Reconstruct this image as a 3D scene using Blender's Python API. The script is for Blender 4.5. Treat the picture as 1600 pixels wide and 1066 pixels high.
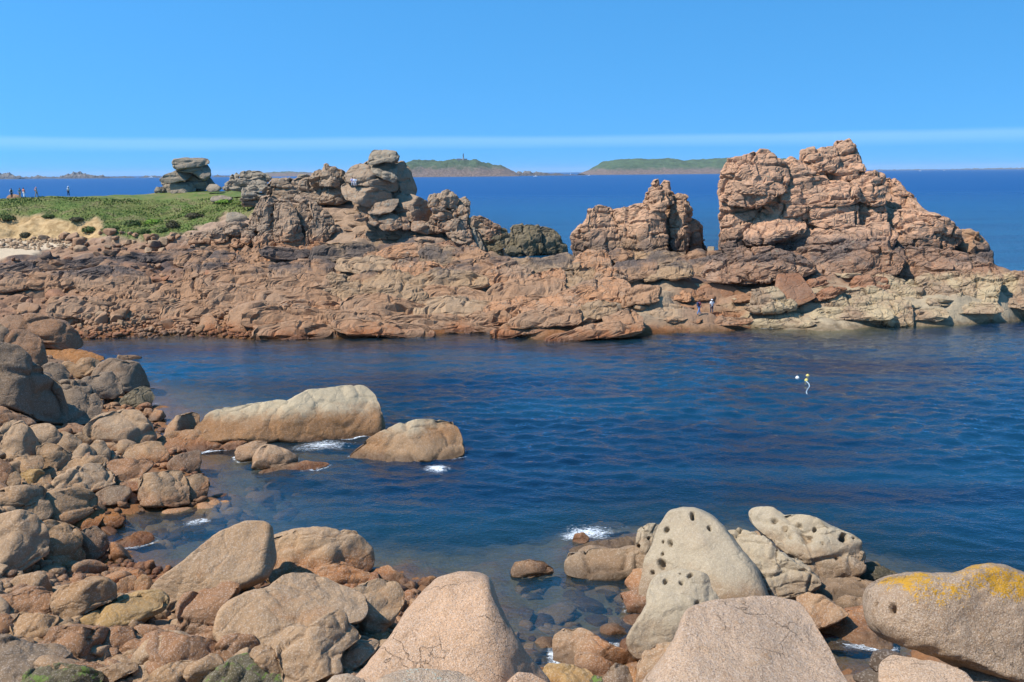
import bpy, math, random
import numpy as np
from mathutils import Matrix, Vector

for o in list(bpy.data.objects):
    bpy.data.objects.remove(o, do_unlink=True)
S = bpy.context.scene
COL = S.collection
rad = math.radians

# ------------------------------------------------------------------ camera, sky, sun, exposure
LENS = 35.0
FPX = LENS / 36.0 * 1600.0
CAM = np.array([0.0, 0.0, 18.0])
PITCH = math.atan(263.7 / FPX)
ROLL = 0.0084
_f = np.array([0, math.cos(PITCH), -math.sin(PITCH)])
_u0 = np.array([0, math.sin(PITCH), math.cos(PITCH)])
_r0 = np.array([1.0, 0, 0])
CR = math.cos(ROLL) * _r0 - math.sin(ROLL) * _u0
CU = math.cos(ROLL) * _u0 + math.sin(ROLL) * _r0
CF = _f
cam_data = bpy.data.cameras.new("camera")
cam_data.lens = LENS; cam_data.sensor_width = 36.0
cam_data.clip_start = 0.5; cam_data.clip_end = 150000.0
cam = bpy.data.objects.new("camera", cam_data); COL.objects.link(cam)
m = Matrix(((CR[0], CU[0], -CF[0], CAM[0]), (CR[1], CU[1], -CF[1], CAM[1]), (CR[2], CU[2], -CF[2], CAM[2]), (0, 0, 0, 1)))
cam.matrix_world = m
S.camera = cam

SUN_ELEV = rad(53); SUN_AZ = math.atan2(-0.94, -0.34)      # sun to the left and a little behind the viewer
world = bpy.data.worlds.new("World"); S.world = world; world.use_nodes = True
wn = world.node_tree; wn.nodes.clear()
w_out = wn.nodes.new("ShaderNodeOutputWorld"); w_bg = wn.nodes.new("ShaderNodeBackground")
w_sky = wn.nodes.new("ShaderNodeTexSky"); w_sky.sky_type = 'NISHITA'; w_sky.sun_disc = False
w_sky.sun_elevation = SUN_ELEV; w_sky.sun_rotation = SUN_AZ
w_sky.altitude = 0; w_sky.air_density = 1.0; w_sky.dust_density = 0.15; w_sky.ozone_density = 4.0
w_bg.inputs["Strength"].default_value = 0.138
w_hsv = wn.nodes.new("ShaderNodeHueSaturation"); w_hsv.inputs["Saturation"].default_value = 1.25
w_mul = wn.nodes.new("ShaderNodeMix"); w_mul.data_type = 'RGBA'; w_mul.blend_type = 'MULTIPLY'
w_mul.inputs[0].default_value = 1.0; w_mul.inputs[7].default_value = (1.16, 1.52, 1.42, 1)
# thin band of high cloud low over the horizon
w_tc = wn.nodes.new("ShaderNodeTexCoord"); w_sep = wn.nodes.new("ShaderNodeSeparateXYZ")
w_ns = wn.nodes.new("ShaderNodeTexNoise"); w_ns.inputs["Scale"].default_value = 2.2; w_ns.inputs["Detail"].default_value = 3
w_map = wn.nodes.new("ShaderNodeMapping"); w_map.inputs["Scale"].default_value = (1, 1, 14)
w_ramp = wn.nodes.new("ShaderNodeValToRGB"); cr = w_ramp.color_ramp
for _ in range(3): cr.elements.new(0.5)
for e, (p, v) in zip(cr.elements, [(0.0, 0.0), (0.26, 0.0), (0.34, 0.20), (0.385, 0.23), (0.44, 0.0)]):
    e.position = p; e.color = (v, v, v, 1)
w_ma = wn.nodes.new("ShaderNodeMath"); w_ma.operation = 'MULTIPLY'; w_ma.inputs[1].default_value = 12.0
w_nm = wn.nodes.new("ShaderNodeMath"); w_nm.operation = 'MULTIPLY_ADD'; w_nm.inputs[1].default_value = 0.13
w_add = wn.nodes.new("ShaderNodeMath"); w_add.operation = 'ADD'; w_add.inputs[1].default_value = -0.065
w_mix = wn.nodes.new("ShaderNodeMix"); w_mix.data_type = 'RGBA'; w_mix.inputs[7].default_value = (3.6, 5.4, 7.8, 1)
L = wn.links.new
L(w_tc.outputs["Generated"], w_sep.inputs[0]); L(w_tc.outputs["Generated"], w_map.inputs[0]); L(w_map.outputs[0], w_ns.inputs["Vector"])
L(w_sep.outputs["Z"], w_ma.inputs[0]); L(w_ns.outputs["Fac"], w_nm.inputs[0]); L(w_ma.outputs[0], w_nm.inputs[2])
L(w_nm.outputs[0], w_add.inputs[0]); L(w_add.outputs[0], w_ramp.inputs[0])
w_lift = wn.nodes.new("ShaderNodeVectorMath"); w_lift.operation = 'ADD'; w_lift.inputs[1].default_value = (0, 0, 0.34)   # clear, deep blue right down to the horizon
w_nrm = wn.nodes.new("ShaderNodeVectorMath"); w_nrm.operation = 'NORMALIZE'
L(w_tc.outputs["Generated"], w_lift.inputs[0]); L(w_lift.outputs[0], w_nrm.inputs[0]); L(w_nrm.outputs[0], w_sky.inputs["Vector"])
L(w_sky.outputs[0], w_hsv.inputs["Color"]); L(w_hsv.outputs[0], w_mul.inputs[6]); L(w_mul.outputs[2], w_mix.inputs[6])
L(w_ramp.outputs[0], w_mix.inputs[0]); L(w_mix.outputs[2], w_bg.inputs["Color"]); L(w_bg.outputs[0], w_out.inputs[0])

sun_data = bpy.data.lights.new("sun", 'SUN'); sun_data.energy = 5.0; sun_data.angle = rad(0.53); sun_data.color = (1.0, 0.955, 0.89)
sun = bpy.data.objects.new("sun", sun_data); COL.objects.link(sun)
sd = Vector((math.sin(SUN_AZ) * math.cos(SUN_ELEV), math.cos(SUN_AZ) * math.cos(SUN_ELEV), math.sin(SUN_ELEV)))
sun.rotation_euler = sd.to_track_quat('Z', 'Y').to_euler()
S.view_settings.view_transform = 'Standard'; S.view_settings.look = 'None'
S.view_settings.exposure = 0.40; S.view_settings.gamma = 1.0
S.cycles.max_bounces = 6; S.cycles.diffuse_bounces = 1; S.cycles.transparent_max_bounces = 8
S.cycles.use_denoising = True; S.cycles.denoising_prefilter = 'ACCURATE'

# ------------------------------------------------------------------ pixel <-> world
def ray(px, py):
    a = (np.asarray(px, float) - 800) / FPX; b = -(np.asarray(py, float) - 533) / FPX
    return a[..., None] * CR + b[..., None] * CU + CF
def at_y(px, py, Y):                       # point on the ray at depth Y
    d = ray(px, py); return CAM + d * (np.asarray(Y, float) / d[..., 1])[..., None]
def at_z(px, py, Z):                       # point on the ray at height Z
    d = ray(px, py); return CAM + d * ((np.asarray(Z, float) - CAM[2]) / d[..., 2])[..., None]
def project(P):
    q = np.asarray(P, float) - CAM
    w = q @ CF
    return 800 + FPX * (q @ CR) / w, 533 - FPX * (q @ CU) / w
Z_A = (0, 500, 3.9925); Z_B = (0, 740, 3.27); Z_C = (220, 580, 2.963); Z_D = (220, 780, 3.2); Z_E = (500, 780, 3.2)
Z_F = (850, 770, 2.667); Z_G = (1100, 770, 3.2); Z_S = (0, 360, 3.2); Z_Q = (230, 200, 3.9925); Z_T = (530, 200, 3.9925)
Z_U = (830, 200, 3.9925); Z_V = (1100, 200, 3.2); Z_P = (0, 200, 3.9925)
def unz(z, pts):
    p = np.array(pts, float); return np.stack([z[0] + p[:, 0] / z[2], z[1] + p[:, 1] / z[2]], 1)

# ------------------------------------------------------------------ numpy noise
_rs = np.random.RandomState(7)
PERM = np.concatenate([_rs.permutation(256)] * 3)
GR = _rs.normal(size=(256, 3)); GR /= np.linalg.norm(GR, axis=1)[:, None]
def perlin(p):
    p = np.asarray(p, float); i = np.floor(p).astype(int); f = p - i
    u = f * f * f * (f * (f * 6 - 15) + 10); i &= 255
    out = 0
    for dx in (0, 1):
        wx = u[:, 0] if dx else 1 - u[:, 0]
        for dy in (0, 1):
            wy = u[:, 1] if dy else 1 - u[:, 1]
            for dz in (0, 1):
                wz = u[:, 2] if dz else 1 - u[:, 2]
                h = PERM[PERM[PERM[i[:, 0] + dx] + i[:, 1] + dy] + i[:, 2] + dz]
                g = GR[h]
                out = out + wx * wy * wz * (g[:, 0] * (f[:, 0] - dx) + g[:, 1] * (f[:, 1] - dy) + g[:, 2] * (f[:, 2] - dz))
    return out * 1.5
def fbm(p, octv=4, gain=0.5):
    s = 0; a = 1
    for k in range(octv):
        s = s + a * perlin(p * (2 ** k) + k * 17.3); a *= gain
    return s
def cells2(x, y, seed):                    # 2D Worley: F1, F2, random per cell (4), offset from centre
    ix = np.floor(x).astype(int); iy = np.floor(y).astype(int)
    f1 = np.full(x.shape, 9.0); f2 = np.full(x.shape, 9.0); cid = np.zeros(x.shape, int)
    cx = np.zeros(x.shape); cy = np.zeros(x.shape)
    tab = np.random.RandomState(seed).rand(4096, 6)
    for dx in (-1, 0, 1):
        for dy in (-1, 0, 1):
            h = ((ix + dx) * 73856093 ^ (iy + dy) * 19349663) & 4095
            px = ix + dx + 0.1 + 0.8 * tab[h, 0]; py = iy + dy + 0.1 + 0.8 * tab[h, 1]
            d = np.hypot(x - px, y - py)
            m1 = d < f1
            f2 = np.where(m1, f1, np.minimum(f2, d))
            cid = np.where(m1, h, cid); cx = np.where(m1, px, cx); cy = np.where(m1, py, cy)
            f1 = np.where(m1, d, f1)
    return f1, f2, tab[cid, 2:], x - cx, y - cy
def sstep(a, b, x):
    t = np.clip((x - a) / (b - a), 0, 1); return t * t * (3 - 2 * t)
def in_poly(px, py, poly):
    poly = np.asarray(poly, float); c = np.zeros(np.shape(px), bool)
    j = len(poly) - 1
    for i in range(len(poly)):
        xi, yi = poly[i]; xj, yj = poly[j]
        if yi != yj:
            c ^= ((yi > py) != (yj > py)) & (px < (xj - xi) * (py - yi) / (yj - yi) + xi)
        j = i
    return c
class TPS:
    def __init__(s, pts, reg=0.5):
        p = np.array(pts, float); s.c = p[:, :2]; n = len(p)
        K = s.phi(s.c, s.c) + reg * np.eye(n)
        P = np.hstack([np.ones((n, 1)), s.c])
        A = np.zeros((n + 3, n + 3)); A[:n, :n] = K; A[:n, n:] = P; A[n:, :n] = P.T
        s.w = np.linalg.solve(A, np.concatenate([p[:, 2], np.zeros(3)]))
    def phi(s, a, b):
        d2 = (a[:, None, 0] - b[None, :, 0]) ** 2 + (a[:, None, 1] - b[None, :, 1]) ** 2
        return 0.5 * d2 * np.log(d2 + 1e-9)
    def __call__(s, xy):
        out = np.empty(len(xy)); n = len(s.c)
        for k in range(0, len(xy), 20000):
            q = xy[k:k + 20000]
            out[k:k + 20000] = s.phi(q, s.c) @ s.w[:n] + s.w[n] + q @ s.w[n + 1:]
        return out

# ------------------------------------------------------------------ materials
class NG:
    def __init__(s, name):
        s.m = bpy.data.materials.new(name); s.m.use_nodes = True; s.t = s.m.node_tree; s.t.nodes.clear()
        s.out = s.t.nodes.new("ShaderNodeOutputMaterial")
    def set(s, sock, v):
        if isinstance(v, bpy.types.NodeSocket): s.t.links.new(v, sock)
        elif v is not None:
            if isinstance(v, (tuple, list)) and len(v) == 3 and sock.type == 'RGBA': v = (*v, 1)
            sock.default_value = v
    def node(s, typ, ins=None, **attr):
        n = s.t.nodes.new(typ)
        for k, v in attr.items(): setattr(n, k, v)
        for k, v in (ins or {}).items(): s.set(n.inputs[k], v)
        return n
    def math(s, op, a, b=None, c=None, clamp=False):
        n = s.node("ShaderNodeMath", operation=op, use_clamp=clamp); s.set(n.inputs[0], a)
        if b is not None: s.set(n.inputs[1], b)
        if c is not None: s.set(n.inputs[2], c)
        return n.outputs[0]
    def noise(s, vec, scale, detail=4, rough=0.55, dist=0.0):
        return s.node("ShaderNodeTexNoise", {"Vector": vec, "Scale": scale, "Detail": detail, "Roughness": rough, "Distortion": dist}).outputs["Fac"]
    def mix(s, f, a, b, mode='MIX'):
        n = s.node("ShaderNodeMix", data_type='RGBA', blend_type=mode); s.set(n.inputs[0], f); s.set(n.inputs[6], a); s.set(n.inputs[7], b)
        return n.outputs[2]
    def step(s, v, a, b, lo=0.0, hi=1.0):
        n = s.node("ShaderNodeMapRange", {0: v, 1: a, 2: b, 3: lo, 4: hi}, interpolation_type='SMOOTHSTEP'); return n.outputs[0]
    def mapv(s, vec, scale=(1, 1, 1), rot=(0, 0, 0)):
        return s.node("ShaderNodeMapping", {"Vector": vec, "Scale": scale, "Rotation": rot}).outputs[0]
    def attr(s, name): return s.node("ShaderNodeAttribute", attribute_name=name).outputs["Fac"]
    def pos(s): return s.node("ShaderNodeNewGeometry").outputs["Position"]
    def bump(s, h, strength, dist, normal=None):
        return s.node("ShaderNodeBump", {"Height": h, "Strength": strength, "Distance": dist, "Normal": normal}).outputs[0]
    def finish(s, col, rough, normal, spec=0.25):
        b = s.node("ShaderNodeBsdfPrincipled", {"Base Color": col, "Roughness": rough, "Normal": normal, "Specular IOR Level": spec})
        s.t.links.new(b.outputs[0], s.out.inputs[0]); return s.m

def simple(name, col, rough=0.7, var=0.15, scale=8.0):
    g = NG(name); p = g.node("ShaderNodeTexCoord").outputs["Object"]
    n = g.noise(p, scale, 3)
    c = g.mix(1.0, col, g.mix(n, (1 - var,) * 3, (1 + var,) * 3), 'MULTIPLY')
    return g.finish(c, rough, g.bump(n, 0.2, 0.02))

def rock_mat(name, hi, lo, z0=1.2, zw=0.8, fleck=0.5, grain=1.0, crack=0.5, dark=None, lichen=None, lich_t=0.62, mottle=1.0, streak=0.0, wet=0.5, tone=((0.85, 0.70, 0.53), (0.84, 0.66, 0.47))):
    """granite: 'hi' colour above the tide mark z0, 'lo' below; grain = size of the crystals in the bump (m^-1 factor)"""
    hi = tuple(v * f for v, f in zip(hi, tone[0])); lo = tuple(v * f for v, f in zip(lo, tone[1]))
    g = NG(name); p = g.pos()
    big = g.noise(p, 0.22, 5, 0.6); mid = g.noise(p, 1.3, 7, 0.65, 0.4); fine = g.noise(p, 9.0 * grain, 5, 0.7)
    z = g.node("ShaderNodeSeparateXYZ", {0: p}).outputs[2]
    zz = g.math('MULTIPLY_ADD', g.math('SUBTRACT', mid, 0.5), 2.4 * zw, z)
    zz = g.math('MULTIPLY_ADD', g.math('SUBTRACT', big, 0.5), 2.0 * zw, zz)
    t = g.step(zz, z0 - zw, z0 + zw)
    c = g.mix(t, lo, hi)
    hi2 = tuple(0.62 * v + 0.38 * w for v, w in zip(hi, (0.21, 0.165, 0.115)))
    c = g.mix(g.math('MULTIPLY', g.step(big, 0.42, 0.62), 0.7 * mottle), c, hi2)
    warm = g.noise(g.mapv(p, (0.5, 0.5, 0.9)), 1.1, 6, 0.7, 0.8)
    c = g.mix(g.math('MULTIPLY', g.step(warm, 0.52, 0.70), 0.42 * mottle), c, tuple(v * f for v, f in zip(hi, (0.92, 0.70, 0.52))))
    c = g.mix(g.math('MULTIPLY', g.step(mid, 0.54, 0.76), 0.45 * mottle), c, (0.10, 0.072, 0.052))
    if dark:
        zd = g.math('MULTIPLY_ADD', g.math('SUBTRACT', mid, 0.5), 3.4, z)
        band = g.math('MULTIPLY', g.step(zd, dark[0], dark[0] + 1.2), g.step(zd, dark[1], dark[1] + 1.2, 1.0, 0.0))
        band = g.math('MULTIPLY', band, g.step(big, 0.40, 0.56))
        c = g.mix(g.math('MULTIPLY', band, dark[2]), c, (0.055, 0.045, 0.042))
    if streak:
        sn = g.noise(g.mapv(p, (1.6, 1.6, 0.18)), 1.5, 5, 0.65)
        c = g.mix(g.math('MULTIPLY', g.step(sn, 0.54, 0.70), streak), c, (0.075, 0.062, 0.055))
    # crystals and limpets
    v = g.node("ShaderNodeTexVoronoi", {"Vector": p, "Scale": 34.0 * grain}).outputs
    vc = g.node("ShaderNodeSeparateColor", {0: v["Color"]}).outputs
    c = g.mix(g.math('MULTIPLY', g.step(vc[0], 0.72, 0.80), 0.28 * fleck), c, (0.10, 0.075, 0.06))
    c = g.mix(g.math('MULTIPLY', g.step(vc[1], 0.76, 0.84), 0.42 * fleck), c, (0.62, 0.53, 0.44))
    c = g.mix(1.0, c, g.mix(fine, (0.74,) * 3, (1.26,) * 3), 'MULTIPLY')
    if lichen:
        ln = g.noise(p, 2.3, 8, 0.75, 0.3)
        c = g.mix(g.math('MULTIPLY', g.step(ln, lich_t, lich_t + 0.05), 0.8), c, lichen)
    # wet dark rim just above the water
    wetf = g.math('MULTIPLY', g.step(g.math('MULTIPLY_ADD', g.math('SUBTRACT', mid, 0.5), 0.8, z), 0.15, 0.60, 1.0, 0.0), min(1.0, wet * 1.8))
    c = g.mix(wetf, c, g.mix(1.0, c, (0.38, 0.35, 0.29), 'MULTIPLY'))
    ro = g.math('MULTIPLY_ADD', wetf, -0.45, 0.88)
    vk = g.node("ShaderNodeTexVoronoi", {"Vector": g.mapv(g.node("ShaderNodeVectorMath", {0: p, 1: g.node("ShaderNodeTexNoise", {"Vector": p, "Scale": 0.9, "Detail": 3}).outputs["Color"]}, operation='ADD').outputs[0], (0.75, 0.75, 1.5)), "Scale": 0.75}, feature='DISTANCE_TO_EDGE').outputs[0]
    h1 = g.step(vk, 0.0, 0.07)
    nrm = g.bump(h1, crack, 0.10)
    nrm = g.bump(mid, 0.6, 0.22, nrm)
    nrm = g.bump(fine, 0.7, 0.042 / grain ** 0.5, nrm)
    nrm = g.bump(v["Distance"], 0.35, 0.02 / grain, nrm)
    return g.finish(c, ro, nrm)

M = {}
PINK = (0.43, 0.255, 0.165); BEIGE = (0.40, 0.305, 0.215); GREY = (0.335, 0.29, 0.235); CREAM = (0.47, 0.39, 0.27); ORANGE = (0.30, 0.135, 0.06)
BROWN = (0.29, 0.175, 0.105)
M['stack'] = rock_mat('pink_jointed_granite', (0.455, 0.30, 0.205), (0.29, 0.195, 0.13), 8.6, 1.2, 0.3, 0.5, 0.8, (5.0, 8.4, 0.55), (0.33, 0.31, 0.21), 0.60, streak=0.5, tone=((1.0, 0.86, 0.70), (0.84, 0.74, 0.60)))
M['dome'] = rock_mat('dome_granite', (0.465, 0.30, 0.21), (0.285, 0.175, 0.12), 8.6, 1.6, 0.3, 0.5, 0.9, (5.8, 8.8, 0.75), (0.36, 0.33, 0.21), 0.60, streak=0.45, tone=((1.0, 0.86, 0.70), (0.84, 0.74, 0.60)))
M['domelow'] = rock_mat('barnacle_granite', (0.29, 0.16, 0.10), (0.45, 0.38, 0.26), 5.2, 1.0, 0.4, 0.6, 0.9, None, None, tone=((0.84, 0.74, 0.61), (0.84, 0.74, 0.60)))
M['slab'] = rock_mat('fresh_slab_granite', (0.31, 0.16, 0.095), (0.30, 0.19, 0.12), 3.0, 2.0, 0.3, 0.6, 0.6)
M['tor'] = rock_mat('tor_granite', (0.37, 0.28, 0.205), (0.34, 0.21, 0.14), 12.5, 2.0, 0.3, 0.6, 0.5, None, (0.27, 0.255, 0.20), 0.55, streak=0.3, tone=((0.84, 0.74, 0.61), (0.84, 0.74, 0.60)))
M['greytor'] = rock_mat('grey_lichen_granite', (0.33, 0.29, 0.235), (0.31, 0.265, 0.21), 10, 3, 0.3, 0.6, 0.35, None, (0.24, 0.235, 0.19), 0.55, streak=0.35, tone=((0.84, 0.74, 0.61), (0.84, 0.74, 0.60)))
M['olive'] = rock_mat('olive_weedy_granite', (0.16, 0.145, 0.095), (0.085, 0.085, 0.055), 1.5, 1.0, 0.3, 0.6, 0.7, None, (0.26, 0.23, 0.17), 0.62)
M['crag'] = rock_mat('crag_granite', (0.36, 0.265, 0.195), (0.44, 0.245, 0.14), 8.8, 1.6, 0.3, 0.6, 0.8, None, (0.25, 0.24, 0.19), 0.58, streak=0.3, tone=((0.84, 0.74, 0.61), (0.84, 0.74, 0.60)))
M['shelf_b'] = rock_mat('shelf_boulder_granite', (0.36, 0.235, 0.155), ORANGE, 0.9, 0.8, 0.3, 0.7, 0.4, (5.0, 7.6, 0.85))
M['ledge'] = rock_mat('ledge_granite', (0.37, 0.275, 0.185), ORANGE, 0.8, 0.7, 0.3, 0.7, 0.5, (5.2, 7.8, 0.8), streak=0.3)
M['beige'] = rock_mat('beige_granite', BEIGE, (0.32, 0.17, 0.085), 1.1, 0.7, 0.5, 0.8, 0.25)
M['cream'] = rock_mat('cream_granite', (0.40, 0.315, 0.195), (0.24, 0.12, 0.047), 1.75, 0.5, 0.35, 0.8, 0.2, mottle=0.45, tone=((1, 1, 1), (1, 1, 1)))
M['brown'] = rock_mat('brown_granite', BROWN, (0.28, 0.12, 0.05), 0.7, 0.7, 0.5, 0.8, 0.25)
M['tan'] = rock_mat('tan_granite', (0.35, 0.25, 0.16), (0.30, 0.15, 0.07), 0.8, 0.6, 0.5, 0.8, 0.3)
M['greyb'] = rock_mat('grey_brown_granite', (0.225, 0.18, 0.14), (0.21, 0.13, 0.085), 0.8, 0.8, 0.45, 0.8, 0.3, streak=0.25)
M['orange'] = rock_mat('weed_stained_granite', (0.33, 0.165, 0.055), (0.27, 0.12, 0.035), 0.5, 0.5, 0.4, 0.8, 0.3)
M['yellow'] = rock_mat('ochre_granite', (0.40, 0.29, 0.14), (0.32, 0.19, 0.08), 0.7, 0.6, 0.4, 0.8, 0.3)
M['pit'] = rock_mat('pale_pitted_granite', (0.35, 0.28, 0.185), (0.22, 0.135, 0.072), 1.3, 0.8, 0.4, 0.9, 0.2, mottle=0.45, tone=((1, 1, 1), (1, 1, 1)))
M['algae'] = rock_mat('green_algae_granite', (0.10, 0.10, 0.06), (0.10, 0.10, 0.06), 0.5, 0.5, 0.4, 0.9, 0.2, None, (0.13, 0.19, 0.035), 0.52, wet=0)
M['charcoal'] = rock_mat('charcoal_wet_granite', (0.10, 0.082, 0.072), (0.09, 0.075, 0.066), 0.5, 0.5, 0.4, 0.9, 0.2)
M['sub'] = rock_mat('submerged_granite', (0.36, 0.21, 0.12), (0.36, 0.23, 0.13), 0, 0.5, 0.4, 0.8, 0.2, wet=0)

def near_mat(name, base, lich, lt, top_lich=None, stain=(0.40, 0.22, 0.09)):
    """coarse-grained granite seen from close by"""
    base = tuple(v * f for v, f in zip(base, (1.0, 0.87, 0.72)))
    g = NG(name); p = g.pos()
    big = g.noise(p, 0.9, 5, 0.6); mid = g.noise(p, 5.0, 6, 0.65)
    v = g.node("ShaderNodeTexVoronoi", {"Vector": p, "Scale": 64.0}).outputs
    vc = g.node("ShaderNodeSeparateColor", {0: v["Color"]}).outputs
    fine = g.noise(p, 34.0, 4, 0.75)
    c = g.mix(g.step(big, 0.35, 0.68), base, tuple(b * k for b, k in zip(base, (0.84, 0.86, 0.88))))
    c = g.mix(g.math('MULTIPLY', g.step(mid, 0.52, 0.74), 0.55), c, stain)
    c = g.mix(g.math('MULTIPLY', g.step(vc[0], 0.6, 0.75), 0.40), c, (0.30, 0.18, 0.115))
    c = g.mix(g.math('MULTIPLY', g.step(vc[1], 0.7, 0.8), 0.38), c, (0.66, 0.54, 0.43))
    c = g.mix(g.math('MULTIPLY', g.step(vc[2], 0.94, 0.98), 0.45), c, (0.14, 0.11, 0.09))
    c = g.mix(1.0, c, g.mix(fine, (0.60,) * 3, (1.34,) * 3), 'MULTIPLY')
    ln = g.noise(p, 1.7, 9, 0.78, 0.2)
    if top_lich:
        zs = g.node("ShaderNodeSeparateXYZ", {0: g.node("ShaderNodeNewGeometry").outputs["Normal"]}).outputs[2]
        hz = g.node("ShaderNodeSeparateXYZ", {0: p}).outputs[2]
        ln = g.math('ADD', ln, g.step(hz, top_lich[0], top_lich[1], -0.30, 0.16))
    sp = g.step(g.math('ADD', fine, g.math('MULTIPLY', g.step(ln, lt - 0.06, lt + 0.22), 0.36)), 0.685, 0.73)
    c = g.mix(g.math('MULTIPLY', sp, 0.9), c, lich)
    wp = g.node("ShaderNodeVectorMath", {0: p, 1: g.node("ShaderNodeTexNoise", {"Vector": p, "Scale": 2.2, "Detail": 4}).outputs["Color"]}, operation='ADD').outputs[0]
    vk = g.node("ShaderNodeTexVoronoi", {"Vector": wp, "Scale": 0.8}, feature='DISTANCE_TO_EDGE').outputs[0]
    ck = g.math('MULTIPLY', g.step(vk, 0.0, 0.010, 1.0, 0.0), g.step(big, 0.48, 0.58))
    bl = g.noise(p, 2.0, 7, 0.7, 0.5); c = g.mix(g.math('MULTIPLY', g.step(bl, 0.54, 0.68), 0.28), c, tuple(v * k for v, k in zip(base, (0.62, 0.56, 0.50))))
    c = g.mix(g.math('MULTIPLY', ck, 0.38), c, (0.12, 0.08, 0.055))
    nrm = g.bump(ck, 1.0, -0.08); nrm = g.bump(big, 0.5, 0.25, nrm); nrm = g.bump(mid, 0.8, 0.10, nrm); nrm = g.bump(fine, 1.0, 0.03, nrm); nrm = g.bump(v["Distance"], 0.5, 0.012, nrm)
    return g.finish(c, 0.85, nrm)
M['near'] = near_mat('coarse_pink_granite', (0.62, 0.44, 0.31), (0.44, 0.47, 0.36), 0.66)
M['nearpink'] = near_mat('coarse_rose_granite', (0.57, 0.44, 0.335), (0.55, 0.42, 0.26), 0.70)
M['nearlich'] = near_mat('yellow_lichen_granite', (0.40, 0.315, 0.235), (0.56, 0.28, 0.008), 0.58, (10.7, 11.7))
M['neargreen'] = near_mat('mint_lichen_granite', (0.52, 0.42, 0.32), (0.47, 0.51, 0.40), 0.50)

def terrain_mat():
    g = NG('headland_ground'); p = g.pos()
    big = g.noise(p, 0.10, 5, 0.6); mid = g.noise(p, 0.9, 8, 0.68, 0.4); fine = g.noise(p, 5.0, 5, 0.7)
    z = g.node("ShaderNodeSeparateXYZ", {0: p}).outputs[2]
    zz = g.math('MULTIPLY_ADD', g.math('SUBTRACT', mid, 0.5), 2.2, z)
    c = g.mix(g.step(zz, 0.2, 1.6), (0.25, 0.105, 0.036), (0.26, 0.14, 0.078))
    c = g.mix(g.step(zz, 7.2, 8.8), c, (0.34, 0.225, 0.15))
    c = g.mix(g.math('MULTIPLY', g.step(big, 0.46, 0.62), 0.5), c, (0.30, 0.20, 0.12))
    c = g.mix(g.math('MULTIPLY', g.step(mid, 0.54, 0.74), 0.5), c, (0.17, 0.115, 0.078))
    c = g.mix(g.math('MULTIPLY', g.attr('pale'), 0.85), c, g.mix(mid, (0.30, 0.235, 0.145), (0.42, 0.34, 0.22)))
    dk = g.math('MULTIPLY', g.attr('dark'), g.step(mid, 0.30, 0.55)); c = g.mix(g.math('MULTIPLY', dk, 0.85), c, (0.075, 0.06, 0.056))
    c = g.mix(1.0, c, g.mix(fine, (0.72,) * 3, (1.28,) * 3), 'MULTIPLY')
    bank = g.mix(g.step(mid, .35, .65), (0.30, 0.185, 0.075), (0.50, 0.335, 0.16)); c = g.mix(g.attr('bank'), c, bank)
    sand = g.mix(mid, (0.44, 0.33, 0.21), (0.54, 0.42, 0.28)); c = g.mix(g.attr('sand'), c, sand)
    gm = g.noise(p, 0.35, 6, 0.7)
    gr = g.mix(g.step(gm, 0.38, 0.62), (0.085, 0.13, 0.024), (0.145, 0.15, 0.042)); gr = g.mix(1.0, gr, g.mix(fine, (0.6,) * 3, (1.4,) * 3), 'MULTIPLY')
    dry = g.noise(p, 0.22, 6, 0.7, 0.6); gr = g.mix(g.math('MULTIPLY', g.step(dry, 0.52, 0.64), 0.75), gr, (0.20, 0.155, 0.075)); gr = g.mix(g.math('MULTIPLY', g.step(mid, 0.58, 0.70), 0.6), gr, (0.045, 0.06, 0.018))
    c = g.mix(g.attr('grass'), c, gr)
    c = g.mix(g.step(zz, 0.0, 0.8, 0.8, 0.0), c, g.mix(1.0, c, (0.45, 0.40, 0.33), 'MULTIPLY')); c = g.mix(g.step(zz, -2.2, -0.6), (0.018, 0.032, 0.034), c)
    warp = g.node("ShaderNodeVectorMath", {0: p, 1: g.node("ShaderNodeTexNoise", {"Vector": p, "Scale": 0.6, "Detail": 3}).outputs["Color"]}, operation='ADD').outputs[0]
    vk = g.node("ShaderNodeTexVoronoi", {"Vector": g.mapv(warp, (0.7, 1.2, 1.6), (0, 0.25, 0.2)), "Scale": 1.1}, feature='DISTANCE_TO_EDGE').outputs[0]
    notg = g.math('SUBTRACT', 1.0, g.math('ADD', g.attr('grass'), g.math('ADD', g.attr('sand'), g.attr('bank'))), clamp=True)
    n = g.bump(g.step(vk, 0, 0.05), g.math('MULTIPLY', notg, 0.4), 0.10); n = g.bump(mid, 0.8, 0.35, n); n = g.bump(fine, 0.8, 0.08, n)
    return g.finish(c, 0.9, n)
M['headland'] = terrain_mat()
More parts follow.
